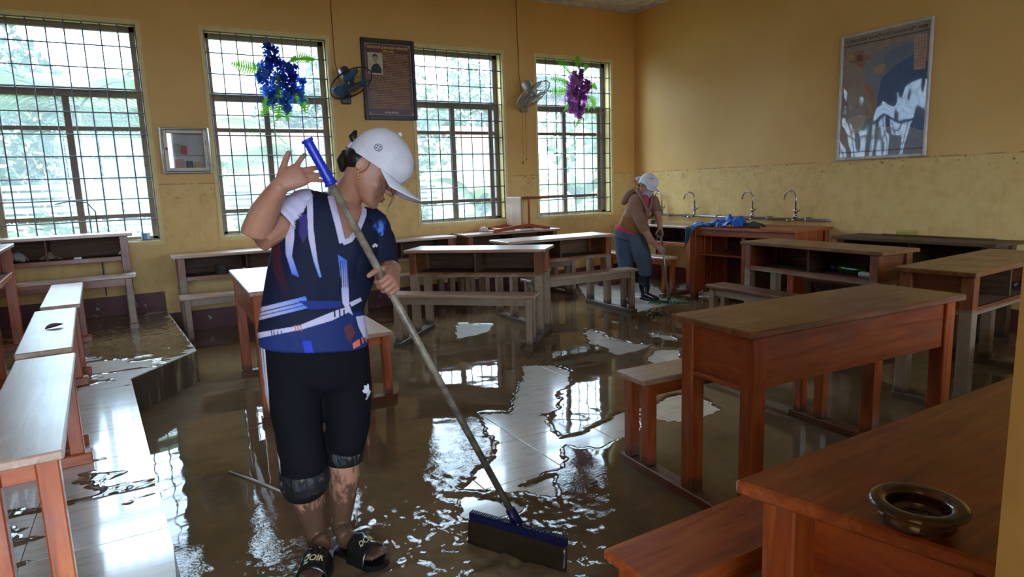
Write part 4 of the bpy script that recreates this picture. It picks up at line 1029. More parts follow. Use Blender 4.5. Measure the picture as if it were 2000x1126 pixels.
for i, (x, y, w, h, k, s) in enumerate([(-6.0, 31, 4.2, 8.5, 3, 'dark rounded'), (.5, 40, 4.2, 8.0, 0, 'dull green wide'), (10.6, 40, 4.2, 9.0, 3, 'dark tall'), (20.5, 40, 4.4, 9.5, 0, 'dull green tall'), (30, 33, 4.6, 10, 3, 'dark very wide'), (-14.5, 29, 4.4, 8.5, 0, 'dull green rounded')]):
    bush(x, y, w, h, k, s + ' tree on the skyline beyond the ' + ['palms', 'second window', 'third window', 'rightmost window', 'rightmost window corner', 'leftmost window edge'][i], 60 + i, 'skyline_tree', 4200, .25)
# slatted boundary fence
fe = empty('boundary_fence', (4, 13.2, GZ), 0, 'pale boundary fence of horizontal slats beyond the shrubs', 'fence')
M_fs = plain('pale_fence', srgb(128, 138, 136), .7)
sl = MB().box(-11, 12, -.012, .012, 0, .085, .004).mesh('slat'); sl.materials.append(M_fs)
for i in range(16): put('slat', sl, None, fe, loc=(0, 0, .06 + i * .125))
po = MB().box(-.05, .05, -.03, .05, 0, 2.15, .006).mesh('post'); po.materials.append(M_fs)
for i in range(12): put('post', po, None, fe, loc=(-10.5 + i * 2, .05, 0))
# neighbouring houses with red roofs
def house(x, y, w, d, h, label):
    t = empty('house', (x, y, GZ), 0, label, 'house', 'houses beyond the fence')
    MB().box(-w, w, -d, d, 0, h).build('walls', plain('pale_house_wall', srgb(206, 204, 196), .8), t)
    M_r = plain('red_roof_tile', srgb(168, 92, 74), .8)
    MB().add([(-w - .4, -d - .5, h), (w + .4, -d - .5, h), (w + .4, d + .5, h), (-w - .4, d + .5, h), (-w - .4, 0, h + 1.5), (w + .4, 0, h + 1.5)],
             [(0, 1, 5, 4), (2, 3, 4, 5), (0, 4, 3), (1, 2, 5), (3, 2, 1, 0)]).build('roof', M_r, t)
    for i in range(3):
        xx = -w + w * 2 * (i + .5) / 3
        f = MB().box(xx - .5, xx + .5, -d - .05, -d, 1.0, 2.2).build('window', plain('far_window_frame', srgb(150, 140, 128), .6), t)
        MB().box(xx - .42, xx + .42, -d - .06, -d - .05, 1.08, 2.12).build('pane', plain('far_window_glass', srgb(70, 84, 92), .2), f)
house(5.4, 29, 3.2, 2.2, 3.0, 'pale house with red roof behind the second window')
house(13.6, 31, 3.4, 2.2, 3.4, 'pale house with red roof behind the third window')
# ================================================================== people
def union(parts, voxel, smooth=4, factor=.5):
    b = MB()
    for vs, fs in parts: b.add(vs, fs)
    me = b.mesh('body'); ob = bpy.data.objects.new('tmp', me); COL.objects.link(ob)
    r = ob.modifiers.new('r', 'REMESH'); r.mode = 'VOXEL'; r.voxel_size = voxel; r.use_smooth_shade = True
    s = ob.modifiers.new('s', 'SMOOTH'); s.iterations = smooth; s.factor = factor
    dg = bpy.context.evaluated_depsgraph_get(); out = bpy.data.meshes.new_from_object(ob.evaluated_get(dg))
    bpy.data.objects.remove(ob); bpy.data.meshes.remove(me); out.shade_smooth(); return out
def limb(pts, r, n=14, hint=None):
    """closed tapering tube with rounded ends; r = radius or (ra, rb) per point"""
    P = [V(p) for p in pts]; R = [q if hasattr(q, '__len__') else (q, q) for q in r]
    a = (P[0] - P[1]).normalized(); z = (P[-1] - P[-2]).normalized(); q0 = min(R[0]); q1 = min(R[-1])
    sc = lambda q, k: (q[0] * k, q[1] * k)
    P2 = [P[0] + a * q0 * .85, P[0] + a * q0 * .5] + P + [P[-1] + z * q1 * .5, P[-1] + z * q1 * .85]
    R2 = [sc(R[0], .42), sc(R[0], .85)] + R + [sc(R[-1], .85), sc(R[-1], .42)]
    return loft_tube(P2, R2, n, hint=hint)
def rings(rs, n=28):
    """torso-like loft: each ring = (left point, right point, half depth, squareness)"""
    vs = []; fs = []
    for (a, b, d, dirv) in rs:
        c = (a + b) / 2; u = (b - a) / 2; v = dirv * d
        for i in range(n):
            t = 2 * pi * i / n; ct, st = math.cos(t), math.sin(t); e = .82
            vs.append(c + u * (abs(ct) ** e * (1 if ct > 0 else -1)) + v * (abs(st) ** e * (1 if st > 0 else -1)))
    for k in range(len(rs) - 1):
        for i in range(n):
            j = (i + 1) % n; fs.append((k * n + i, k * n + j, (k + 1) * n + j, (k + 1) * n + i))
    fs.append(tuple(range(n))[::-1]); fs.append(tuple((len(rs) - 1) * n + i for i in range(n)))
    return vs, fs
def ellip(c, ax, ay, az, n=16, m=10):
    """ellipsoid with half-axis vectors"""
    b = MB().ball((0, 0, 0), 1, 1, 1, n, m); mm = M((ax, ay, az)).transposed()
    return [mm @ V(p) + V(c) for p in b.v], b.f
def hand(wrist, y, t, bk, size=1.0, curls=(.3, .3, .3, .3), thumb=(.5, .4), spread=.06, splay=(0, 0, 0, 0)):
    """palm, five fingers. y = finger direction, t = towards the thumb side, bk = out of the back of the hand"""
    y = V(y).normalized(); bk = V(bk); bk = (bk - y * bk.dot(y)).normalized(); tv = V(t); tv = (tv - y * tv.dot(y) - bk * tv.dot(bk)).normalized()
    w = V(wrist); s = size; P = lambda a, b_, c: w + tv * (a * s) + y * (b_ * s) + bk * (c * s)
    parts = []; st = []
    for f, hw, hd, oa in ((-.015, .026, .020, 0), (.015, .030, .020, .002), (.045, .038, .019, .002), (.075, .041, .016, .0), (.090, .038, .012, -.001)):
        st.append((P(-hw + oa, f, 0), P(hw + oa, f, 0), hd * s, bk))
    parts.append(rings(st, 18))
    xs = (.030, .010, -.010, -.028); ls = (.072, .080, .074, .058); rr = (.0088, .0090, .0085, .0075)
    for i in range(4):
        c = curls[i]; c = c if hasattr(c, '__len__') else (c, c * 1.1, c * .7)
        a0 = spread * (1.5 - i) + splay[i]; d = (y * math.cos(a0) + tv * math.sin(a0)).normalized()
        p = P(xs[i], .070, 0); pts = [p, P(xs[i], .086, .001)]; ang = 0; q = pts[-1]; seg = (.46, .30, .24); rad = [rr[i] * 1.05 * s, rr[i] * 1.1 * s]
        for k in range(3):
            ang += c[k]; dv = d * math.cos(ang) - bk * math.sin(ang)
            m = q + dv * (ls[i] * seg[k] * s * .5); q = q + dv * (ls[i] * seg[k] * s); pts += [m, q]
            rad += [rr[i] * s * (1.0 - .06 * k), rr[i] * s * (1.02 - .1 * k)]
        rad[-1] *= .85
        parts.append(limb(pts, rad, 10))
    # thumb leaves the side of the palm near the wrist
    a1, a2 = thumb; p0 = P(.020, .018, -.004); d1 = (y * math.cos(.75) + tv * math.sin(.75) - bk * a2 * .5).normalized()
    p1 = p0 + d1 * .040 * s; d2 = (d1 * math.cos(a1) + (y * .8 - bk * a2) * math.sin(a1)).normalized(); p2 = p1 + d2 * .030 * s
    d3 = (d2 * math.cos(a1) + (y * .6 - bk * a2 - tv * .3) * math.sin(a1)).normalized(); p3 = p2 + d3 * .024 * s
    parts.append(limb([p0, p0.lerp(p1, .6), p1, p2, p3], [.016 * s, .0145 * s, .0115 * s, .0105 * s, .0088 * s], 10))
    return parts
def head_parts(c, f, u, s=1.0):
    """head with brow, nose, lips, chin, ears; f = facing, u = up"""
    f = V(f).normalized(); u = V(u); u = (u - f * u.dot(f)).normalized(); r = f.cross(u)
    P = lambda x, y, z: V(c) + r * (x * s) + f * (y * s) + u * (z * s)
    st = []
    for z, hw, yf, yb in ((-.112, .022, .082, .045), (-.100, .040, .092, .012), (-.080, .053, .093, -.020), (-.055, .062, .090, -.055), (-.030, .067, .088, -.078), (0.0, .071, .090, -.090),
                          (.030, .074, .093, -.098), (.060, .074, .090, -.099), (.090, .066, .072, -.088), (.112, .048, .046, -.064), (.124, .022, .016, -.034)):
        st.append((P(-hw, (yf + yb) / 2, z), P(hw, (yf + yb) / 2, z), (yf - yb) / 2 * s, f))
    out = [rings(st, 24)]
    out.append(limb([P(0, .088, .018), P(0, .097, .0), P(0, .107, -.018), P(0, .110, -.029)], [.008 * s, .009 * s, .011 * s, .012 * s], 10))
    for x in (-.011, .011): out.append(ellip(P(x, .100, -.031), r * .009 * s, f * .011 * s, u * .008 * s, 10, 8))
    out.append(ellip(P(0, .092, -.058), r * .024 * s, f * .011 * s, u * .0065 * s, 12, 8))
    out.append(ellip(P(0, .091, -.070), r * .020 * s, f * .011 * s, u * .0065 * s, 12, 8))
    out.append(ellip(P(0, .080, -.098), r * .022 * s, f * .018 * s, u * .016 * s, 12, 8))
    for x in (-1, 1):
        out.append(ellip(P(x * .040, .052, -.040), r * .022 * s, f * .026 * s, u * .022 * s, 12, 8))    # cheek
        out.append(limb([P(x * .012, .090, .022), P(x * .032, .086, .027), P(x * .052, .070, .022)], [.006 * s, .007 * s, .005 * s], 8))   # brow
        out.append(ellip(P(x * .031, .075, .002), r * .014 * s, f * .012 * s, u * .009 * s, 12, 8))      # lidded eye
        # ear: rim and lobe standing off the side
        e = P(x * .074, -.018, -.008); o = (r * x * .75 - f * .5).normalized()
        out.append(ellip(e, o * .009 * s, (f * .9 + u * .15) * .017 * s, u * .030 * s, 12, 10))
        rim = [e + o * .008 * s + f * (.016 * math.cos(a) * s) + u * (.030 * math.sin(a) * s) for a in np.linspace(-1.2, 4.0, 12)]
        out.append(limb(rim, [.0042 * s] * 12, 8))
    return out, P
def skin_mat(name, mud):
    t = NT(name); p = t.pos(); z = t.xyz(p)[2]; n = t.noise(p, 9, 4)
    c = t.ramp(n, [(.3, srgb(160, 108, 84)), (.7, srgb(182, 130, 104))])
    if mud:
        m = t.noise(t.pos((1, 1, .45)), 34, 5, .68); m2 = t.noise(p, 14, 4)
        f = t.math('MULTIPLY', t.step(t.math('ADD', m, t.math('MULTIPLY_ADD', z, -1.6, .47)), .46, .60), t.step(z, .50, .40))
        c = t.mix(t.math('MULTIPLY', f, .85), c, t.mix(m2, srgb(46, 31, 19), srgb(82, 58, 38)))
    t.bump(t.noise(p, 160, 2), .06, .002)
    return t.fin(c, .48, Subsurface_Weight=.08, Subsurface_Radius=(.010, .004, .002))
def cloth_bump(t, s=7, k=.5, vec=None):
    n = t.noise(vec or t.pos((1, 1, .6)), s, 2, .45, .7); f = t.noise(t.pos(), 260, 2)
    t.bump(t.math('ADD', n, t.math('MULTIPLY', f, .04)), k, .03)
def attr_cloth(name, rough=.6, s=8, k=.45, **kw):
    t = NT(name); a = t.new('Attribute'); a.attribute_name = 'print'; cloth_bump(t, s, k)
    return t.fin(a.outputs['Color'], rough, **kw)
def inside(P, poly): return sdist(P, poly)
def paint(me, W, base, layers):
    """cloth print: colour per vertex of the garment from polygons drawn on the garment front"""
    n = len(me.vertices); co = np.empty(n * 3, np.float32); me.vertices.foreach_get('co', co); co = co.reshape(-1, 3).astype(float)
    uv = proj_np(co); C = np.tile(np.array(base), (n, 1))
    for poly, col, *g in layers:
        d = sdist(uv, poly); a = np.clip(d / .8 + .5, 0, 1)
        col = np.array(col)
        if g:   # (colour2, x0, y0, x1, y1): fade along a line
            c2, x0, y0, x1, y1 = g[0]; t = np.clip(((uv[:, 0] - x0) * (x1 - x0) + (uv[:, 1] - y0) * (y1 - y0)) / ((x1 - x0) ** 2 + (y1 - y0) ** 2), 0, 1)
            cc = col[None] * (1 - t[:, None]) + np.array(c2)[None] * t[:, None]
        else: cc = np.tile(col, (n, 1))
        C = C * (1 - a[:, None]) + cc * a[:, None]
    at = me.color_attributes.new('print', 'FLOAT_COLOR', 'POINT'); at.data.foreach_set('color', np.concatenate([C, np.ones((n, 1))], 1).astype(np.float32).ravel())
def cut(me, mask_fn):
    bm = bmesh.new(); bm.from_mesh(me); co = np.array([f.calc_center_median()[:] for f in bm.faces]); k = mask_fn(co)
    bm.faces.ensure_lookup_table(); bmesh.ops.delete(bm, geom=[bm.faces[i] for i in np.nonzero(k)[0]], context='FACES'); bm.to_mesh(me); bm.free()
def bvh(me): return BVHTree.FromPolygons([v.co[:] for v in me.vertices], [p.vertices[:] for p in me.polygons])
def hit(bv, px, py, lift=.0):
    d = V(ray(px, py)).normalized(); h = bv.ray_cast(V(CAM), d)
    if h[0] is None: return None
    n = h[1]; n = -n if n.dot(d) > 0 else n
    return h[0] + n * lift, n
def drape(name, me, bv, parent, mat, place_fn, lift=.0012):
    """lay a flat drawing (mesh in xy, metres) on a surface"""
    for v in me.vertices: 
        q = place_fn(v.co.x, v.co.y)
        if q is not None: v.co = q[0] + q[1] * (lift + max(0, v.co.z))
    return put(name, me, mat, parent)
def px_band(bv, pts, width, lift, n_sub=6, thick=.004):
    """ribbon laid on a surface along photo points"""
    P = []
    for (a, b) in zip(pts[:-1], pts[1:]):
        for k in range(n_sub): P.append((a[0] + (b[0] - a[0]) * k / n_sub, a[1] + (b[1] - a[1]) * k / n_sub))
    P.append(pts[-1]); Q = [hit(bv, *p, lift) for p in P]; Q = [q for q in Q if q]
    m = MB(); k = len(Q)
    for i, (p, nn) in enumerate(Q):
        t = (Q[min(k - 1, i + 1)][0] - Q[max(0, i - 1)][0]).normalized(); s = t.cross(nn).normalized() * width / 2
        m.v += [tuple(p - s), tuple(p + s), tuple(p + s * .8 + nn * thick), tuple(p - s * .8 + nn * thick)]
    for i in range(k - 1):
        a = 4 * i; b = a + 4
        for j in range(4): m.f.append((a + j, a + (j + 1) % 4, b + (j + 1) % 4, b + j))
    m.f += [(0, 1, 2, 3), (4 * k - 4, 4 * k - 1, 4 * k - 2, 4 * k - 3)]
    return m
def zc(s, ox, oy): return lambda pts: [(ox + x / s, oy + y / s) for x, y in pts]
def cap_mesh(P, W=.088, F=.118, B=-.108, z0=.014, top=.165, brim=True):
    b = MB(); n, m = 40, 12
    for k in range(m + 1):
        t = k / m; sc = (1 - t ** 2.6) ** .5 if t < 1 else 0.001; z = z0 + (top - z0) * t
        for i in range(n):
            a = 2 * pi * i / n; x = W * math.sin(a) * sc * (1 + .03 * math.cos(6 * a) * (1 - t)); yy = math.cos(a)
            lean = .018 * math.sin(pi * min(1, t * 1.1)) if yy > 0 else 0
            b.v.append(tuple(P(x, (F if yy > 0 else -B) * yy * sc + lean * yy, z + .004 * math.cos(a) * (1 - t))))
    for k in range(m):
        for i in range(n): j = (i + 1) % n; b.f.append((k * n + i, k * n + j, (k + 1) * n + j, (k + 1) * n + i))
    b.f.append(tuple(m * n + i for i in range(n)))
    return b
def brim_mesh(P, W=.080, F=.112, ext=.105, z0=.018, drop=.03, arch=.030):
    b = MB(); n, m = 22, 8
    for i in range(n + 1):
        a = -1.25 + 2.5 * i / n
        for j in range(m + 1):
            t = j / m; x = W * math.sin(a) * (1 + .02 * t); y0 = F * math.cos(a); y = y0 + ext * t * (math.cos(a * .95) ** .55 if abs(a * .95) < pi / 2 else 0)
            z = z0 - arch * (abs(math.sin(a)) ** 2) * (1.15 * t ** .8) - drop * t * t
            b.v.append(tuple(P(x, y, z)))
    for i in range(n):
        for j in range(m): k = i * (m + 1) + j; b.f.append((k, k + 1, k + m + 2, k + m + 1))
    return b
def hair_strand(P, pts, r=.0012): return MB().tube([P(*p) for p in pts], [r] * (len(pts) - 1) + [r * .4], 5)
# ------------------------------------------------------------------ the woman in the jersey
S1 = Stand((.474, 2.353)); W = S1.W
rp = lambda px, p: px * depth(p) / FOC
def jl(kps, n=14):   # joints as (px, py, off, radius px)
    pts = [W(a, b, o) for a, b, o, _ in kps]; return limb(pts, [rp(k[3], p) for k, p in zip(kps, pts)], n)
woman = empty('person', S1.b, 0, 'woman in a navy patterned jersey, black pants and white cap, pushing a blue squeegee', 'person')
sS, sN = S1.s, S1.n; UP = V((0, 0, 1))
hf = (sS * .80 - UP * .66 - sN * .22).normalized(); hu = (sS * .58 + UP * .78 - sN * .0)
hc = W(724, 331, -.04)
hp, HP = head_parts(hc, hf, hu, .98)
def trs(rows, k=1.0):
    out = []
    for xl, yl, ol, xr, yr, orr, d in rows:
        a = W(xl, yl, ol); b = W(xr, yr, orr); c = (a + b) / 2; out.append((c + (a - c) * k, c + (b - c) * k, d * k, (sN + UP * .05).normalized()))
    return out
TOR = [(633, 376, -.01, 704, 398, .0, .055), (604, 381, -.02, 726, 420, .0, .080), (578, 392, -.02, 744, 440, .0, .098), (552, 428, -.02, 748, 470, .0, .115), (532, 478, 0, 742, 505, .0, .128),
       (521, 530, 0, 728, 552, .0, .122), (511, 590, 0, 710, 600, 0, .118), (503, 645, 0, 716, 642, 0, .128), (506, 672, 0, 720, 668, 0, .132)]
arm_r = [(592, 405, .0, 33), (548, 436, -.05, 31), (508, 462, -.09, 30), (500, 452, -.10, 29), (516, 416, -.13, 28), (534, 382, -.165, 21), (545, 366, -.18, 18)]
arm_l = [(722, 446, .0, 31), (740, 490, .0, 29), (750, 528, -.02, 27), (757, 532, -.08, 24), (764, 526, -.14, 19), (766, 528, -.16, 18)]
leg_r = [(575, 700, 0, 42), (582, 790, -.02, 36), (592, 880, -.05, 33), (597, 935, -.04, 31), (603, 975, -.01, 31), (612, 1025, .02, 23), (621, 1066, .02, 18), (624, 1084, .02, 18)]
leg_l = [(668, 700, 0, 42), (676, 790, 0, 35), (674, 862, .0, 28), (672, 905, .01, 29), (672, 925, .02, 30), (670, 970, .04, 25), (668, 1010, .05, 18.5), (667, 1030, .05, 19)]
parts = list(hp)
parts.append(limb([W(664, 415, .01), W(676, 388, .0), W(692, 360, -.02), W(708, 334, -.04)], [(.072, .062), (.056, .054), (.053, .052), (.055, .055)], 16))   # neck
parts.append(rings(trs(TOR[:-1], .90), 24))
for a in (arm_r, arm_l, leg_r, leg_l): parts.append(jl(a))
# feet on the ground
def foot(ank, heel, toe, s=1.0):
    h = V(heel); t = V(toe); d = (t - h).normalized(); sd = d.cross(UP); l = (t - h).length
    P = lambda u, x, z: h + d * (u * l) + sd * x + UP * z
    st = [(P(.02, -.024, .032), P(.02, .024, .032), .022, UP), (P(.10, -.030, .032), P(.10, .030, .032), .030, UP), (P(.30, -.031, .036), P(.30, .031, .036), .036, UP), (P(.5, -.036, .030), P(.5, .036, .030), .027, UP),
          (P(.72, -.044, .022), P(.72, .044, .022), .018, UP), (P(.86, -.042, .018), P(.86, .042, .018), .013, UP)]
    out = [rings(st, 18), limb([P(.16, 0, .05), V(ank)], [.036, .032], 12)]
    for i, x in enumerate((-.034, -.016, .0, .015, .029)):
        out.append(limb([P(.80, x * .95, .024), P(.93 + (.03 - .012 * abs(i - 1)), x * 1.02, .022)], [.0095, .0095 if i else .012], 8))
    return out
SOLE = .030
heel_r = on_z(634, 1074, SOLE); toe_r = heel_r + (on_z(604, 1140, SOLE) - on_z(634, 1074, SOLE)).normalized() * .225
heel_l = on_z(664, 1062, SOLE); toe_l = heel_l + (on_z(752, 1098, SOLE) - on_z(664, 1062, SOLE)).normalized() * .225
for h in (heel_r, heel_l, toe_r, toe_l): h.z = SOLE
parts += foot(W(624, 1074, .02), heel_r, toe_r); parts += foot(W(667, 1024, .05), heel_l, toe_l)
# pole geometry first: the hands close on it
PT = W(599, 272, -.20); PB = W(1001, 1002, -.245)
pd = (PB - PT).normalized()
def pole_at(py):
    lo, hi = 0.0, 1.0
    for _ in range(40):
        m = (lo + hi) / 2; q = proj_np(np.array([PT.lerp(PB, m)]))[0]
        if q[1] < py: lo = m
        else: hi = m
    return PT.lerp(PB, lo)
# right hand: open, three fingers reaching the grip, index and thumb raised
hr = W(545, 364, -.185)
yv = (sS * .84 + UP * .46 + sN * .10); tv = UP * .86 - sS * .46; bk = -sN * .94 - sS * .10 + UP * .12
parts += hand(hr, yv, tv, bk, .98, curls=((.05, .75, .55), (.16, .22, .18), (.18, .22, .18), (.20, .24, .2)), thumb=(.10, .1), spread=.10, splay=(.28, -.36, -.36, -.34))
# left hand: fist round the pole
gp_ = pole_at(549); hl = W(768, 527, -.165)
yl = (-sN * .80 - sS * .16 - UP * .34); tl = (-pd); bl = (sS * .86 + UP * .42 - sN * .30)
parts += hand(hl, yl, tl, bl, 1.0, curls=((1.0, 1.25, .7), (1.0, 1.3, .75), (1.0, 1.3, .75), (1.0, 1.3, .8)), thumb=(.55, .9), spread=.03)
M_skin = skin_mat('skin_with_mud_splashes', True)
bme = union(parts, .0036, 5, .5)
body = put('body', bme, M_skin, woman); body.location = -S1.b
# --- jersey
shirt_parts = [rings(trs(TOR), 32)]
sme = union(shirt_parts, .0050, 10, .5)
nr = proj_np(np.array([list(V(c)) for c in [W(668, 392, 0)]]))
neck_poly = [(634, 340), (642, 372), (650, 400), (662, 440), (670, 474), (682, 472), (699, 448), (710, 420), (712, 396), (704, 360)]
def shirt_cut(co):
    uv = proj_np(co); off = co[:, :2] @ np.array(S1.n)[:2] - S1.r
    k = (inside(uv, neck_poly) > 0) & (off < .045)
    k |= (inside(uv, [(634, 340), (640, 372), (652, 396), (700, 410), (712, 396), (704, 350)]) > 0)
    # hem
    ch = np.array(W(611, 668, 0)); k |= (co[:, 2] < ch[2] - .022 - .012 * ((co[:, :2] - ch[:2]) @ np.array(S1.s)[:2]) / .17)
    return k
sbv = bvh(sme)
cut(sme, shirt_cut)
def sub(me, n=1):
    bm = bmesh.new(); bm.from_mesh(me); bmesh.ops.subdivide_edges(bm, edges=bm.edges[:], cuts=1, use_grid_fill=True)
    for v in bm.verts: pass
    bm.to_mesh(me); bm.free(); me.shade_smooth()
sub(sme)
Z5 = zc(2.2976, 440, 230)
navy = (.0075, .010, .030); lav = srgb(198, 190, 214)[:3]; blu = srgb(96, 146, 222)[:3]; hemb = srgb(44, 62, 124)[:3]; mar = srgb(78, 30, 40)[:3]; ora = srgb(214, 110, 86)[:3]
lay = [
 (Z5([(120, 985), (480, 885), (610, 865), (650, 1000), (640, 1130), (120, 1130)]), hemb, (srgb(30, 44, 96)[:3], 150, 0, 640, 0)),
 (Z5([(345, 1000), (385, 1000), (405, 1100), (370, 1100)]), srgb(44, 66, 190)[:3]),
 (Z5([(210, 540), (243, 505), (250, 640), (292, 805), (262, 800), (216, 690)]), mar, ((.02, .01, .03), 440 + 230 / 2.3, 230 + 540 / 2.3, 440 + 270 / 2.3, 230 + 800 / 2.3)),
 (Z5([(150, 380), (375, 290), (388, 345), (352, 420), (298, 480), (290, 520), (230, 500)]), lav),
 (Z5([(330, 440), (368, 430), (372, 520), (350, 560), (330, 520)]), srgb(60, 50, 110)[:3]),
 (Z5([(366, 330), (392, 345), (396, 500), (414, 640), (432, 715), (422, 715), (396, 640), (374, 540), (368, 430)]), lav, (blu, 620, 480, 628, 548)),
 (Z5([(270, 480), (312, 448), (310, 540), (300, 620), (332, 715), (300, 700), (272, 610)]), lav, (srgb(60, 110, 220)[:3], 562, 470, 575, 540)),
 (Z5([(140, 855), (360, 800), (380, 850), (150, 908)]), lav, (srgb(70, 120, 220)[:3], 510, 600, 605, 585)),
 (Z5([(150, 872), (365, 818), (366, 822), (150, 877)]), navy), (Z5([(150, 888), (365, 836), (366, 840), (150, 893)]), srgb(60, 70, 120)[:3]),
 (Z5([(330, 820), (520, 822), (520, 850), (380, 860)]), srgb(34, 50, 120)[:3]),
 (Z5([(120, 968), (330, 932), (455, 880), (500, 862), (545, 848), (552, 872), (480, 908), (345, 948), (130, 992)]), lav),
 (Z5([(505, 612), (545, 640), (552, 760), (556, 840), (572, 885), (548, 868), (526, 830), (518, 720)]), srgb(70, 112, 200)[:3], (lav, 662, 510, 672, 590)),
 (Z5([(556, 828), (606, 805), (612, 820), (566, 846)]), lav),
 (Z5([(585, 892), (650, 880), (660, 1000), (620, 985), (598, 940)]), lav),
 (Z5([(570, 1012), (600, 990), (606, 1020), (575, 1036)]), ora), (Z5([(609, 985), (616, 983), (622, 1008), (614, 1012)]), ora), (Z5([(624, 982), (630, 980), (636, 1002), (629, 1005)]), ora),
 (Z5([(530, 940), (560, 920), (585, 960), (560, 1010), (545, 990)]), srgb(92, 52, 56)[:3]),
 (Z5([(655, 490), (690, 455), (722, 458), (708, 530)]), srgb(30, 58, 124)[:3]),
]
for k in range(5): lay.append((Z5([(664 + 10 * k, 480 - 4 * k), (668 + 10 * k, 478 - 4 * k), (708, 530 - 8 * k), (704, 530 - 8 * k)]), srgb(86, 130, 210)[:3]))
for k in range(4): lay.append((Z5([(514 + 10 * k, 640), (517 + 10 * k, 640), (524 + 9 * k, 760), (521 + 9 * k, 760)]), navy))
for x in (205, 216, 232, 250): lay.append((Z5([(x, 955), (x + 4, 954), (x + 10, 985), (x + 5, 986)]), srgb(40, 40, 90)[:3]))
for x in (310, 322, 336): lay.append((Z5([(x, 930), (x + 5, 928), (x + 9, 955), (x + 4, 956)]), ora))
for x in (485, 508, 528): lay.append((Z5([(x, 860), (x + 7, 857), (x + 10, 892), (x + 3, 895)]), navy))
paint(sme, W, navy, lay)
M_jersey = attr_cloth('jersey_print', .7, 9, .55, Specular_IOR_Level=.2)
jersey = put('jersey', sme, M_jersey, woman); jersey.location = -S1.b
def sleeve(kps, rad):
    P = [W(*k) for k in kps]; Q = []; R = []
    for i in range(len(P) - 1):
        for t in np.linspace(0, 1, 14)[:-1]: Q.append(P[i].lerp(P[i + 1], t)); R.append(rad[i] * (1 - t) + rad[i + 1] * t)
    Q.append(P[-1]); R.append(rad[-1]); R = [r + .0012 * math.sin(i * .9) for i, r in enumerate(R)]
    vs, fs = loft_tube(Q, R, 72, cap=False); me = MB().add(vs, fs).mesh('sleeve'); paint(me, W, navy, lay)
    o = put('sleeve', me, M_jersey, jersey, True); md = o.modifiers.new('cloth', 'SOLIDIFY'); md.thickness = .003; md.offset = 0; return o
sleeve([(630, 402, .01), (604, 407, -.0), (576, 424, -.03), (552, 442, -.052)], [.050, .072, .076, .079])
sleeve([(700, 430, .01), (722, 440, 0), (738, 482, .0), (741, 518, .0)], [.052, .069, .069, .067])
sol = jersey.modifiers.new('cloth', 'SOLIDIFY'); sol.thickness = .0025; sol.offset = 0
M_lav = plain('lavender_collar', srgb(198, 190, 214), .7, .3, 120)
col = px_band(sbv, [(641, 366), (650, 400), (660, 436), (669, 474)], .024, .002, 5).build('collar', M_lav, jersey); col.location = (0, 0, 0)
col = px_band(sbv, [(669, 474), (684, 468), (700, 446), (710, 420), (711, 400)], .020, .002, 5).build('collar', M_lav, jersey)
bd = px_band(sbv, [(727, 482), (731, 477), (735, 480)], .010, .002, 4).build('chest_emblem', plain('white_emblem', srgb(220, 220, 230), .6), jersey)
# --- trousers
def off(kps, d, o=0): return [(a, b, c + o, r + d) for a, b, c, r in kps]
tr_r = [(574, 690, 0, 56), (574, 760, -.01, 54), (584, 840, -.03, 45), (592, 900, -.04, 45), (594, 925, -.03, 44), (596, 934, -.02, 41)]
tr_l = [(666, 690, 0, 54), (678, 760, 0, 49), (680, 830, -.01, 42), (676, 862, -.01, 38), (674, 880, .0, 34), (673, 888, .0, 31)]
def tloft(k): p = [W(a, b, o) for a, b, o, _ in k]; return loft_tube(p, [rp(q[3], x) for q, x in zip(k, p)], 22)
hip = [(506, 640, 0, 716, 640, 0, .118), (507, 690, 0, 722, 690, 0, .120), (514, 740, 0, 724, 740, 0, .108), (530, 762, 0, 715, 762, 0, .07)]
tme = union([tloft(tr_r), tloft(tr_l), rings(trs(hip), 28)], .0050, 26, .5)
tbv = bvh(tme); sub(tme)
white = srgb(206, 204, 214)[:3]; blk = (.0045, .0045, .006)
Z6 = zc(2.3667, 440, 650)
tl_ = []
for o in (0, 12, 24):
    tl_.append((Z6([(146 + o, 10), (155 + o, 10), (168 + o * .9, 150), (186 + o * .6, 270), (200 + o * .25, 400), (222 + o * .15, 500), (252, 590), (256, 660), (246, 660), (243, 592), (214 + o * .15, 502), (192 + o * .25, 400), (178 + o * .6, 270), (160 + o * .9, 150)]), white))
for pts in ():
    tl_.append((Z6(pts), srgb(92, 78, 62)[:3]))
paint(tme, W, blk, tl_)
M_tr = attr_cloth('black_trousers', .85, 10, .5, Specular_IOR_Level=.15)
trous = put('trousers', tme, M_tr, woman); trous.location = -S1.b
# rolled muddy cuffs
M_cuff = NT('muddy_black_cuff'); nz = M_cuff.noise(M_cuff.pos(), 26, 4); cloth_bump(M_cuff, 22, .8)
M_cuff = M_cuff.fin(M_cuff.mix(M_cuff.step(nz, .56, .66), (.006, .006, .007, 1), srgb(92, 76, 58)), .6)
for k in ([(591, 906, -.03, 42), (592, 916, -.03, 46), (594, 928, -.03, 48.5), (596, 940, -.03, 48), (598, 949, -.02, 44), (599, 950, -.02, 34)], [(673, 868, 0, 34), (673, 876, 0, 36.5), (672.5, 886, 0, 37.5), (672, 896, 0, 36), (672, 901, 0, 33), (672, 902, 0, 29)]):
    p = [W(a, b, o) for a, b, o, _ in k]; vs, fs = loft_tube(p, [rp(q[3], x) for q, x in zip(k, p)], 24)
    c = MB().add(vs, fs).build('cuff', M_cuff, trous, True)
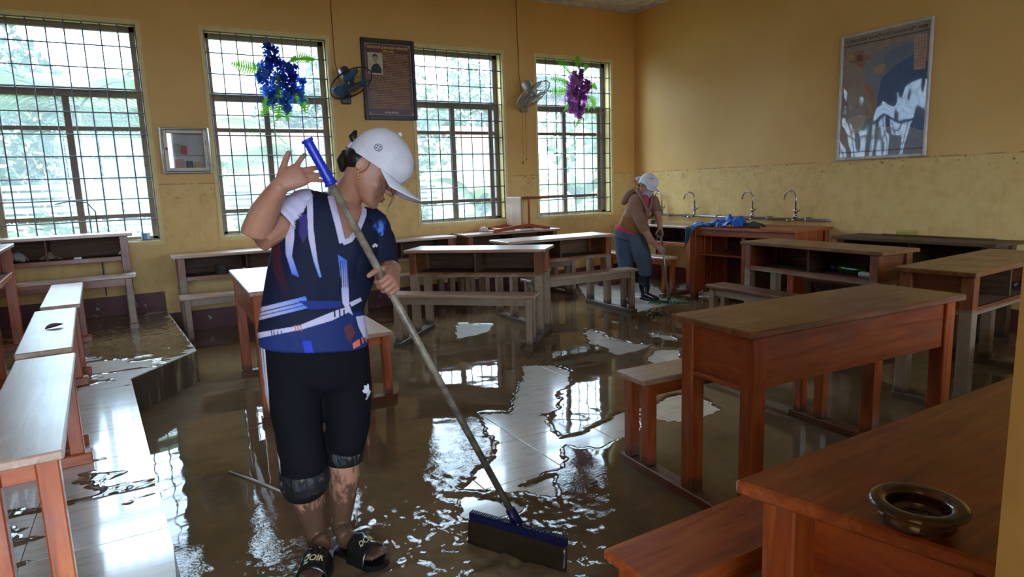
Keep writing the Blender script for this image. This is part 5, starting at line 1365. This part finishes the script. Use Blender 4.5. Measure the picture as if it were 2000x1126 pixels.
# trefoil emblem and lettering on the thigh
M_emb = plain('white_embroidery', srgb(222, 220, 228), .6)
def on_surface(bv, px, py, right, up):
    h = hit(bv, px, py); p, n = h; r = (right - n * right.dot(n)).normalized(); u = n.cross(r)
    if u.dot(up) < 0: u = -u
    def f(x, y):
        q = p + r * x + u * y; g = bv.find_nearest(q)
        return (g[0], (g[1] if g[1].dot(n) > 0 else -g[1]))
    return f
m = MB()
for a in (-.62, 0, .62):
    c, s = math.sin(a), math.cos(a); l = .034 if a == 0 else .030
    pl = [(.004 * s * 0 - .001, .0)]
    loop = []
    for t in np.linspace(0, pi, 9): loop.append((.0078 * math.sin(t) ** 1.3, l * (1 - math.cos(t)) / 2))
    loop = loop[:-1] + [(-x, y) for x, y in loop[::-1][:-1]]
    m.prism([(x * s + y * c, -x * c + y * s) for x, y in loop], 0, .0006)
for k in range(3): m.box(-.012, .012, -.004 - .0036 * k, -.002 - .0036 * k, 0, .0006)
drape('emblem', m.mesh(), tbv, trous, M_emb, on_surface(tbv, 718, 764, (sS * .9 + UP * .35), UP))
drape('lettering', text_mesh('adidas', .016, .0004, bold=.0004), tbv, trous, M_emb, on_surface(tbv, 719, 771, (sS * .9 + UP * .35), UP))
# --- sandals
M_rub = plain('black_wet_rubber', srgb(24, 24, 24), .2, .2, 60); M_gl = plain('pale_gold_lettering', srgb(190, 172, 128), .35)
def sandal(h, t, lab, word):
    s = empty('sandal', (0, 0, 0)); s.parent = woman; s.location = -S1.b
    d = (t - h).normalized(); sd = d.cross(UP); l = (t - h).length
    out = []
    prof = [(-.03, .022), (.0, .036), (.2, .042), (.45, .045), (.72, .054), (.9, .050), (1.03, .034), (1.08, .012)]
    pts = [(u, w) for u, w in prof] + [(u, -w) for u, w in prof[::-1]]
    poly = [tuple((h + d * (u * l) + sd * w)[:2]) for u, w in pts]
    MB().prism(poly, .002, SOLE - .002).build('sole', M_rub, s)
    b = MB(); n = 14; q = 8
    for j in range(q + 1):
        u = .44 + .40 * j / q
        for i in range(n + 1):
            a = pi * i / n; ww = .056; z = .012 + (.092 - .028 * (j / q)) * math.sin(a) ** .7 + .003 * math.sin(j * 2.2)
            p = h + d * (u * l) + sd * (ww * math.cos(a)); b.v.append((p.x, p.y, z))
    b.f = [(j * (n + 1) + i, j * (n + 1) + i + 1, (j + 1) * (n + 1) + i + 1, (j + 1) * (n + 1) + i) for j in range(q) for i in range(n)]
    me = b.mesh(); o = put('strap', me, M_rub, s, True); bvm = bvh(me)
    md = o.modifiers.new('thick', 'SOLIDIFY'); md.thickness = .006; md.offset = 0
    c = h + d * (.66 * l) + UP * .06
    g = bvm.find_nearest(c); p0 = g[0]; n0 = g[1] if g[1].z > 0 else -g[1]
    right = -sd if (sd.dot(sS) < 0) else sd
    if word:
        r = (right - n0 * right.dot(n0)).normalized(); u = n0.cross(r)
        def f(x, y):
            q = bvm.find_nearest(p0 + r * x + u * y); return (q[0], q[1] if q[1].dot(n0) > 0 else -q[1])
        drape('lettering', text_mesh(word, .030, .0006, bold=.0008, shear=.2), bvm, o, M_gl, f, .0045)
    else:
        MB().box(-.012, .012, -.008, .008, 0, .006, .002, M.Translation(p0 + n0 * .003) @ frame_to(n0)).build('buckle', M_gl, o)
    return s
sandal(heel_r, toe_r, '', 'DOIR'); sandal(heel_l, toe_l, '', 'DOIR')
# --- cap, hair, earring
M_capw = NT('white_cotton'); cloth_bump(M_capw, 20, .16); nn = M_capw.noise(M_capw.pos(), 18, 4)
M_capw = M_capw.fin(M_capw.ramp(nn, [(.3, srgb(206, 200, 208)), (.7, srgb(224, 220, 226))]), .8)
cb = cap_mesh(HP); cme = cb.mesh('cap'); cap = put('cap', cme, M_capw, woman, True); cap.location = -S1.b
br = brim_mesh(HP, W=.090, F=.110, ext=.108, arch=.030, drop=.004).build('brim', M_capw, cap, True); md = br.modifiers.new('t', 'SOLIDIFY'); md.thickness = .004; md.offset = 0
MB().ball(tuple(HP(0, .01, .166)), .009).build('button', M_capw, cap, True)
strap = MB()
vs = [];
for i in range(9):
    a = pi - .6 + 1.2 * i / 8; 
    for z in (.012, .036): vs.append(HP(.090 * math.sin(a), .108 * math.cos(a) - .006, z))
strap.add(vs, [(2 * i, 2 * i + 2, 2 * i + 3, 2 * i + 1) for i in range(8)])
so = strap.build('back_strap', plain('lilac_strap', srgb(206, 196, 214), .7), cap, True); md = so.modifiers.new('t', 'SOLIDIFY'); md.thickness = .003
cbv = bvh(cme); M_logo = plain('dark_embroidery', srgb(30, 26, 48), .6)
def badge(px, py, r, name):
    m = MB()
    for k in range(24):
        a, b = 2 * pi * k / 24, 2 * pi * (k + 1) / 24; m.add([(r * math.cos(a), r * math.sin(a), 0), (r * math.cos(b), r * math.sin(b), 0), (r * .84 * math.cos(b), r * .84 * math.sin(b), 0), (r * .84 * math.cos(a), r * .84 * math.sin(a), 0)], [(0, 1, 2, 3)])
    for k in range(4):
        a = pi / 4 + pi / 2 * k
        m.add([tuple((q * math.cos(a + e), q * math.sin(a + e), 0)) for q, e in ((r * .30, -.35), (r * .66, -.30), (r * .66, .30), (r * .30, .35))], [(0, 1, 2, 3)])
    f = on_surface(cbv, px, py, (sS * .8 - UP * .5), UP)
    drape(name, m.mesh(), cbv, cap, M_logo, f, .0016)
badge(739, 288, .0135, 'emblem')
try: badge(809, 327, .012, 'emblem')
except Exception: pass
M_hair = NT('black_hair'); hn = M_hair.noise(M_hair.coords((60, 60, 8)), 4, 3); M_hair.bump(hn, .5, .004); M_hair = M_hair.fin(srgb(20, 16, 16), .42)
hair_parts = [ellip(HP(0, -.045, .0), V(HP(1, 0, 0) - HP(0, 0, 0)).normalized() * .078, hf * .062, V(hu).normalized() * .048, 20, 14)]
hh = [HP(0, -.075, .010), HP(0, -.090, -.015), HP(0, -.092, -.040), HP(0, -.080, -.062)]
hair_parts.append(limb(hh, [.028, .032, .026, .010], 14))
hair_parts.append(limb([HP(0, -.096, .045), HP(0, -.120, .058), HP(0, -.122, .080)], [.014, .016, .008], 10))
for x in (): hair_parts.append(limb([HP(x * .070, .030, .014), HP(x * .071, .024, -.008), HP(x * .070, .024, -.028)], [(.007, .018), (.006, .013), (.003, .004)], 8))
hair = put('hair', union(hair_parts, .005, 5), M_hair, woman); hair.location = -S1.b
hs = MB(); rr = random.Random(2)
for k in range(4):
    e = rr.random(); x = .077 + .003 * k
    hs.tube([HP(x, .046 + .008 * k, -.006), HP(x, .054 + .010 * k + .01 * e, -.022), HP(x - .006, .072 + .008 * k, -.055 - .01 * e), HP(x - .016, .070 + .006 * k + .01 * e, -.088 - .012 * e)], [.0007, .0007, .0006, .0003], 5)
for k in range(3):
    e = rr.random(); hs.tube([HP(.03 - .01 * k, .098, -.012), HP(.034 - .01 * k, .122 + .004 * k, -.035), HP(.036 - .01 * k, .128 + .006 * e, -.075), HP(.034, .140 + .012 * e, -.108 - .010 * e)], [.0008, .0008, .0006, .0003], 5)
for k in range(3):
    e = rr.random(); hs.tube([HP(.058, -.070, -.035), HP(.064 + .004 * e, -.074 - .006 * k, -.070), HP(.058, -.066 - .012 * k, -.105 - .012 * e)], [.0008, .0006, .0003], 5)
st = tag(hs.build('loose_strands', M_hair, hair), kind='stuff'); 
lash = MB()
for x in (-1, 1): lash.tube([HP(x * .018, .089, -.001), HP(x * .030, .091, -.004), HP(x * .043, .084, -.002)], [.0012, .0018, .0010], 5); lash.tube([HP(x * .014, .097, .027), HP(x * .032, .094, .032), HP(x * .052, .077, .026)], [.002, .003, .0012], 5)
fo = lash.build('lashes_and_brows', M_hair, woman); fo.location = -S1.b
M_lip = plain('lip_colour', srgb(150, 76, 74), .4)
lp = union([ellip(HP(0, .0955, -.0585), V(HP(1, 0, 0) - HP(0, 0, 0)).normalized() * .021, hf * .0095, V(hu).normalized() * .0048, 12, 8), ellip(HP(0, .0945, -.0695), V(HP(1, 0, 0) - HP(0, 0, 0)).normalized() * .018, hf * .0095, V(hu).normalized() * .005, 12, 8)], .002, 2)
lo = put('lips', lp, M_lip, woman); lo.location = -S1.b
M_gold2 = plain('gold_jewel', srgb(226, 190, 120), .25, Metallic=.9)
for x in (-1, 1):
    e = MB().ball(tuple(HP(x * .083, -.018, -.040)), .0035, n=8, m=6).tube([HP(x * .083, -.018, -.040), HP(x * .083, -.018, -.040) - UP * .016], .0012, 5).ball(tuple(HP(x * .083, -.018, -.040) - UP * .019), .0038, n=8, m=6).build('earring', M_gold2, woman, True); e.location = -S1.b
# --- squeegee
sq = empty('squeegee', (PB.x, PB.y, 0), 0, 'large blue floor squeegee with a long grey pole held by the jersey woman', 'squeegee')
sl = -V((PB.x, PB.y, 0))
M_pole = NT('scuffed_grey_pole'); pn = M_pole.noise(M_pole.pos(), 30, 4); pz = M_pole.step(M_pole.xyz(M_pole.pos())[2], .95, .35)
M_pole = M_pole.fin(M_pole.mix(M_pole.math('MULTIPLY', pz, .8), M_pole.ramp(pn, [(.35, srgb(104, 94, 80)), (.65, srgb(150, 138, 118))]), M_pole.ramp(pn, [(.4, srgb(44, 36, 28)), (.65, srgb(84, 72, 56))])), .4)
M_bp = plain('royal_blue_plastic', srgb(28, 44, 186), .38); M_db = plain('dark_blue_plastic', srgb(14, 18, 56), .35); M_blade = plain('muddy_rubber_blade', srgb(38, 30, 20), .3, .3, 20)
G0 = PT.lerp(PB, .105)
o = MB().tube([PT.lerp(PB, .09), PB + pd * .02], .0125, 14).build('pole', M_pole, sq, True); o.location = sl
gp2 = []; gr = []
for k in range(29):
    t = k / 28; gp2.append(PT + (G0 - PT) * t); gr.append(.0150 + .0012 * (k % 2) + (.004 if k < 2 else 0) + .006 * max(0, t - .5) + (.003 if k > 26 else 0))
vs, fs = loft_tube(gp2, gr, 16); o = MB().add(vs, fs).build('grip', M_bp, sq, True); o.location = sl
BA = on_z(918, 999, .128); BB = on_z(1108, 1053, .128); bx = (BB - BA).normalized(); by = V((-bx.y, bx.x, 0)); bl_ = (BB - BA).length
if by.dot(sN) < 0: by = -by
T = M((bx, by, UP)).transposed().to_4x4(); T.translation = BA
mb = MB().box(0, bl_, -.012, .012, -.030, 0, .004, T); o = mb.build('head_bar', M_db, sq); o.location = sl
rg = MB()
for k in range(46): x = .006 + (bl_ - .012) * k / 45; rg.box(x - .0026, x + .0026, -.010, .016, 0, .005, .001, T)
o = rg.build('ribs', M_db, sq); o.location = sl
b = MB(); n = 24
for i in range(n + 1):
    for j in range(5):
        x = -.002 + (bl_ + .004) * i / n; z = -.028 - .098 * j / 4; y = -.006 - .012 * (j / 4) ** 2 + .004 * math.sin(i * .8) * (j / 4)
        b.v.append(tuple(T @ V((x, y, z))))
b.f = [(i * 5 + j, (i + 1) * 5 + j, (i + 1) * 5 + j + 1, i * 5 + j + 1) for i in range(n) for j in range(4)]
o = b.build('blade', M_blade, sq, True); o.location = sl; md = o.modifiers.new('t', 'SOLIDIFY'); md.thickness = .006
mid = BA.lerp(BB, .475)
o = MB().tube([PB - pd * .02, PB + pd * .05, mid + UP * -.01], [.019, .022, .026], 12).build('socket', M_db, sq, True); o.location = sl
for t in (.30, .65):
    e = BA.lerp(BB, t); o = MB().tube([PB + pd * .045, e + UP * .002], .007, 8).build('brace', M_db, sq, True); o.location = sl
# ------------------------------------------------------------------ the bent-over cleaner by the taps
S2 = Stand((5.08, 5.86)); W2 = S2.W; s2, n2 = S2.s, S2.n
Zp = lambda x, y: (1130 + x / 3.414, 310 + y / 3.414)
def w2(x, y, o=0): return W2(*Zp(x, y), o)
pm2 = depth(w2(380, 600)) / FOC / 3.414     # metres per zoomed pixel
def jl2(k, n=12): return limb([w2(a, b, o) for a, b, o, _ in k], [r * pm2 if not hasattr(r, '__len__') else (r[0] * pm2, r[1] * pm2) for *_, r in k], n)
p2 = empty('person', S2.b, 0, 'person in a brown hoodie, jeans, boots and white cap, bending over a green rake', 'person')
f2 = (s2 * .72 - UP * .42 - n2 * .55).normalized(); u2 = (s2 * .32 + UP * .9 - n2 * .1)
h2c = w2(456, 176, -.05)
hp2, HP2 = head_parts(h2c, f2, u2, .98)
TR2 = [(365, 232, .02, 452, 240, -.04, .06), (338, 262, .02, 490, 262, -.06, .09), (325, 310, .02, 485, 320, -.06, .11), (300, 370, .02, 462, 400, -.05, .12), (270, 430, .02, 440, 470, -.02, .12), (246, 462, .02, 432, 505, .0, .125)]
def trs2(rows, k=1.0):
    out = []
    for xl, yl, ol, xr, yr, orr, d in rows:
        a = w2(xl, yl, ol); b = w2(xr, yr, orr); c = (a + b) / 2; ax = (b - a).normalized(); dv = (n2 - ax * n2.dot(ax)).normalized(); out.append((c + (a - c) * k, c + (b - c) * k, d * k, dv))
    return out
armA = [(372, 296, -.02, 36), (400, 390, -.10, 33), (438, 470, -.16, 27), (480, 535, -.20, 21), (518, 582, -.23, 16)]
armB = [(490, 272, .0, 34), (508, 320, .0, 31), (528, 370, -.05, 25), (538, 420, -.10, 20), (545, 458, -.14, 16)]
lgA = [(292, 510, .04, 56), (300, 640, .02, 44), (306, 760, .04, 34), (308, 860, .06, 26), (310, 920, .06, 24)]
lgB = [(390, 530, -.02, 56), (432, 660, -.06, 44), (440, 770, -.04, 34), (440, 870, -.03, 26), (440, 915, -.03, 24)]
PP2t = w2(548, 498, -.22); PP2b = w2(604, 945, -.22)
prt = hp2 + [limb([w2(415, 250, 0), w2(432, 215, -.03), h2c], [.056, .052, .054], 12), rings(trs2(TR2, .88), 22)] + [jl2(k) for k in (armA, armB, lgA, lgB)]
pd2 = (PP2b - PP2t).normalized()
prt += hand(w2(518, 580, -.235), (s2 * .75 - UP * .55 - n2 * .1), (s2 * .5 + UP * .8), -n2 * .8 + UP * .3, .95, curls=((.5, .6, .4), (.55, .65, .4), (.6, .7, .4), (.65, .7, .4)), thumb=(.4, .5))
prt += hand(w2(545, 458, -.145), (s2 * .15 - UP * .8 - n2 * .4), (-s2 * .6 - n2 * .5), s2 * .6 - n2 * .3 + UP * .3, .95, curls=((.7, 1.0, .6),) * 4, thumb=(.5, .7))
b2 = put('body', union(prt, .0055, 4), skin_mat('skin_plain', False), p2); b2.location = -S2.b
def lt2(k, n=18): return loft_tube([w2(a, b, o) for a, b, o, _ in k], [r * pm2 for *_, r in k], n)
def cloth2(name, c, s=9, k=.6, **kw):
    t = NT(name); cloth_bump(t, s, k); n = t.noise(t.pos(), 7, 4); return t.fin(t.ramp(n, [(.3, tuple(v * .78 for v in c[:3])), (.7, c)]), .85, **kw)
M_hood = cloth2('brown_hoodie', srgb(142, 104, 80)); M_tan = cloth2('tan_hoodie_lower', srgb(140, 92, 46)); M_jean = cloth2('faded_denim', srgb(72, 86, 104), 7, .7); M_boot = plain('dark_blue_rubber', srgb(20, 28, 44), .18, Coat_Weight=.4)
hd = union([rings(trs2(TR2[:4] + [(276, 420, .02, 444, 456, -.02, .12)]), 26), lt2([(395, 270, 0, 30), (372, 296, -.02, 44), (398, 385, -.10, 42), (436, 462, -.155, 36), (446, 488, -.165, 33)]), lt2([(470, 262, 0, 26), (492, 276, .0, 42), (510, 324, 0, 39), (532, 362, -.03, 32)])], .008, 6)
jk = put('hoodie', hd, M_hood, p2); jk.location = -S2.b
lw = put('hoodie_hem', union([rings(trs2([(296, 372, .02, 464, 402, -.05, .125), (272, 425, .02, 446, 462, -.02, .130), (262, 448, .02, 426, 512, -.01, .130)]), 26)], .008, 5), M_tan, jk)
hood = put('hood', union([limb([w2(300, 290, .05), w2(318, 262, .05), w2(348, 236, .04), w2(382, 212, .03), w2(400, 208, -.02)], [(.035, .05), (.052, .055), (.06, .05), (.05, .042), (.03, .03)], 14), limb([w2(392, 214, -.04), w2(428, 262, -.14), w2(452, 320, -.17), w2(462, 372, -.17)], [.025, .024, .018, .012], 10), limb([w2(488, 232, -.06), w2(486, 290, -.14), w2(470, 350, -.17)], [.022, .02, .012], 10)], .007, 5), M_hood, jk)
MAT_PINK = cloth2('pink_cotton', srgb(206, 58, 98)); pk2 = put('pink_shirt', union([rings(trs2([(250, 436, .02, 430, 490, -.01, .122), (240, 456, .02, 428, 520, .0, .124), (240, 466, .02, 424, 524, 0, .12)]), 24)], .007, 5), MAT_PINK, p2); pk2.location = -S2.b
je = union([rings(trs2([(238, 464, .02, 430, 512, .0, .118), (236, 520, .02, 436, 560, .0, .135)]), 24), lt2([(300, 505, .04, 68), (304, 600, .02, 62), (314, 690, .02, 52), (314, 800, .04, 44)]), lt2([(378, 520, -.01, 66), (422, 640, -.06, 60), (440, 705, -.06, 52), (444, 775, -.04, 42)])], .008, 6)
jo = put('jeans', je, M_jean, p2); jo.location = -S2.b
def boot(k, heel, toe):
    h, t = V(heel), V(toe); d = (t - h).normalized(); sd = d.cross(UP); l = (t - h).length; P = lambda u, x, z: h + d * (u * l) + sd * x + UP * z
    st = [(P(0, -.030, .04), P(0, .030, .04), .038, UP), (P(.25, -.038, .05), P(.25, .038, .05), .048, UP), (P(.55, -.042, .04), P(.55, .042, .04), .038, UP), (P(.85, -.044, .032), P(.85, .044, .032), .030, UP), (P(1, -.030, .026), P(1, .030, .026), .022, UP)]
    top = [w2(a, b, o) for a, b, o, _ in k]; me = union([rings(st, 18), limb(top + [P(.18, 0, .06)], [r * pm2 for *_, r in k] + [.042], 16)], .007, 5)
    o = put('boot', me, M_boot, p2); o.location = -S2.b
    poly = [tuple(P(u, w, 0)[:2]) for u, w in ((-.06, .026), (.2, .040), (.6, .046), (.9, .046), (1.05, .026), (1.05, -.026), (.9, -.046), (.6, -.046), (.2, -.040), (-.06, -.026))]
    MB().prism(poly, .002, .022).build('sole', plain('boot_sole', srgb(28, 30, 36), .4), o)
gA = on_z(*Zp(300, 944)); gB = on_z(*Zp(424, 935))
tA = on_z(*Zp(345, 965)); tB = on_z(*Zp(545, 955))
boot([(308, 790, .04, 38), (308, 860, .05, 33)], gA, gA + (tA - gA).normalized() * .23); boot([(442, 762, -.04, 44), (440, 850, -.03, 38)], gB, gB + (tB - gB).normalized() * .25)
c2 = put('cap', cap_mesh(HP2, .092, .112, -.110, .012, .15).mesh('cap'), M_capw, p2, True); c2.location = -S2.b
o = brim_mesh(HP2, .084, .106, .085, .016, .012, .03).build('brim', M_capw, c2, True); o.modifiers.new('t', 'SOLIDIFY').thickness = .004
o = MB().tube([HP2(-.02, -.09, .03), HP2(-.01, -.14, .02), HP2(.0, -.19, .005)], [.03, .034, .012], 10, flat=.35).build('back_flap', M_capw, c2, True)
m = MB()
for k in range(5): m.box(-.03 + .012 * k, -.022 + .012 * k, -.004, .004, 0, .0006)
cb2 = bvh(c2.data); q = hit(cb2, *Zp(490, 132))
if q:
    r = (s2 - q[1] * s2.dot(q[1])).normalized(); uu = q[1].cross(r); p0 = q[0]
    drape('cap_print', m.mesh(), cb2, c2, M_logo, lambda x, y: ((lambda g: (g[0], g[1] if g[1].dot(q[1]) > 0 else -g[1]))(cb2.find_nearest(p0 + r * x + uu * y))), .002)
mk = union([ellip(HP2(0, .070, -.066), V(HP2(1, 0, 0) - HP2(0, 0, 0)).normalized() * .062, f2 * .046, V(u2).normalized() * .050, 18, 12), limb([HP2(0, .06, -.09), HP2(0, .03, -.135), HP2(0, .02, -.165)], [(.06, .052), (.068, .058), (.05, .05)], 16)], .006, 6)
o = put('face_scarf', mk, cloth2('lilac_scarf', srgb(190, 176, 186), 14, .8), p2); o.location = -S2.b
o = put('hair', union([ellip(HP2(0, -.03, .0), V(HP2(1, 0, 0) - HP2(0, 0, 0)).normalized() * .079, f2 * .074, V(u2).normalized() * .05, 18, 12), ellip(HP2(.0, -.085, -.02), V(HP2(1, 0, 0) - HP2(0, 0, 0)).normalized() * .05, f2 * .03, V(u2).normalized() * .04, 14, 10)], .007, 4), M_hair, p2); o.location = -S2.b
e = MB()
for x in (-1, 1): e.ball(tuple(HP2(x * .031, .084, .002)), .011, n=10, m=8); e.tube([HP2(x * .015, .095, .024), HP2(x * .05, .078, .024)], .003, 5)
o = e.build('eyes_and_brows', M_hair, p2, True); o.location = -S2.b
o = put('pink_neckline', union([limb([w2(448, 250, -.10), w2(456, 282, -.15), w2(458, 320, -.16)], [.03, .028, .012], 10)], .007, 4), MAT_PINK, p2); o.location = -S2.b
# --- green rake
rk = empty('leaf_rake', (PP2b.x, PP2b.y, 0), 0, 'green plastic leaf rake with a steel pole held by the bent-over cleaner', 'rake'); rl = -V((PP2b.x, PP2b.y, 0))
o = MB().tube([PP2t - pd2 * .0, PP2b], .0135, 12).build('pole', M_steel, rk, True); o.location = rl
M_grn = plain('green_plastic', srgb(34, 104, 58), .4)
o = MB().tube([PP2t - pd2 * .05, PP2t + pd2 * .03], .0145, 10).build('pole_end', plain('dark_grip', srgb(30, 44, 40), .5), rk, True); o.location = rl
o = MB().tube([PP2b - pd2 * .05, PP2b + pd2 * .03], [.017, .024], 10).build('socket', M_grn, rk, True); o.location = rl
for k in range(13):
    a = -1 + 2 * k / 12; e = PP2b + s2 * (a * .23) - n2 * (.16 - .05 * abs(a)); e.z = .014; mdl = PP2b.lerp(e, .55) + UP * .012
    o = MB().tube([PP2b + pd2 * .02, mdl, e, e - UP * .012 - n2 * .012], [.009, .008, .007, .005], 6).build('tine', M_grn, rk); o.location = rl
c = PP2b + V((0, 0, 0)); o = MB().tube([V((c + s2 * x - n2 * .045)[:2]).to_3d() + UP * (.05 + 0 * x) for x in (-.10, 0, .10)], .004, 6).build('cross_band', M_grn, rk); o.location = rl
# debris raked together
rr = random.Random(8); db = MB(); base = on_z(1272, 616)
for k in range(70):
    x = base.x + rr.gauss(0, .09); y = base.y + rr.gauss(0, .05); a = rr.random() * 6.3; l = rr.uniform(.02, .06)
    db.tube([(x, y, .012), (x + l * math.cos(a), y + l * math.sin(a), .012 + rr.random() * .03)], rr.uniform(.003, .009), 5)
tag(db.build('raked_debris', plain('wet_leaf_litter', srgb(70, 66, 40), .5)), 'heap of wet leaf litter gathered before the green rake', 'debris', kind='stuff')
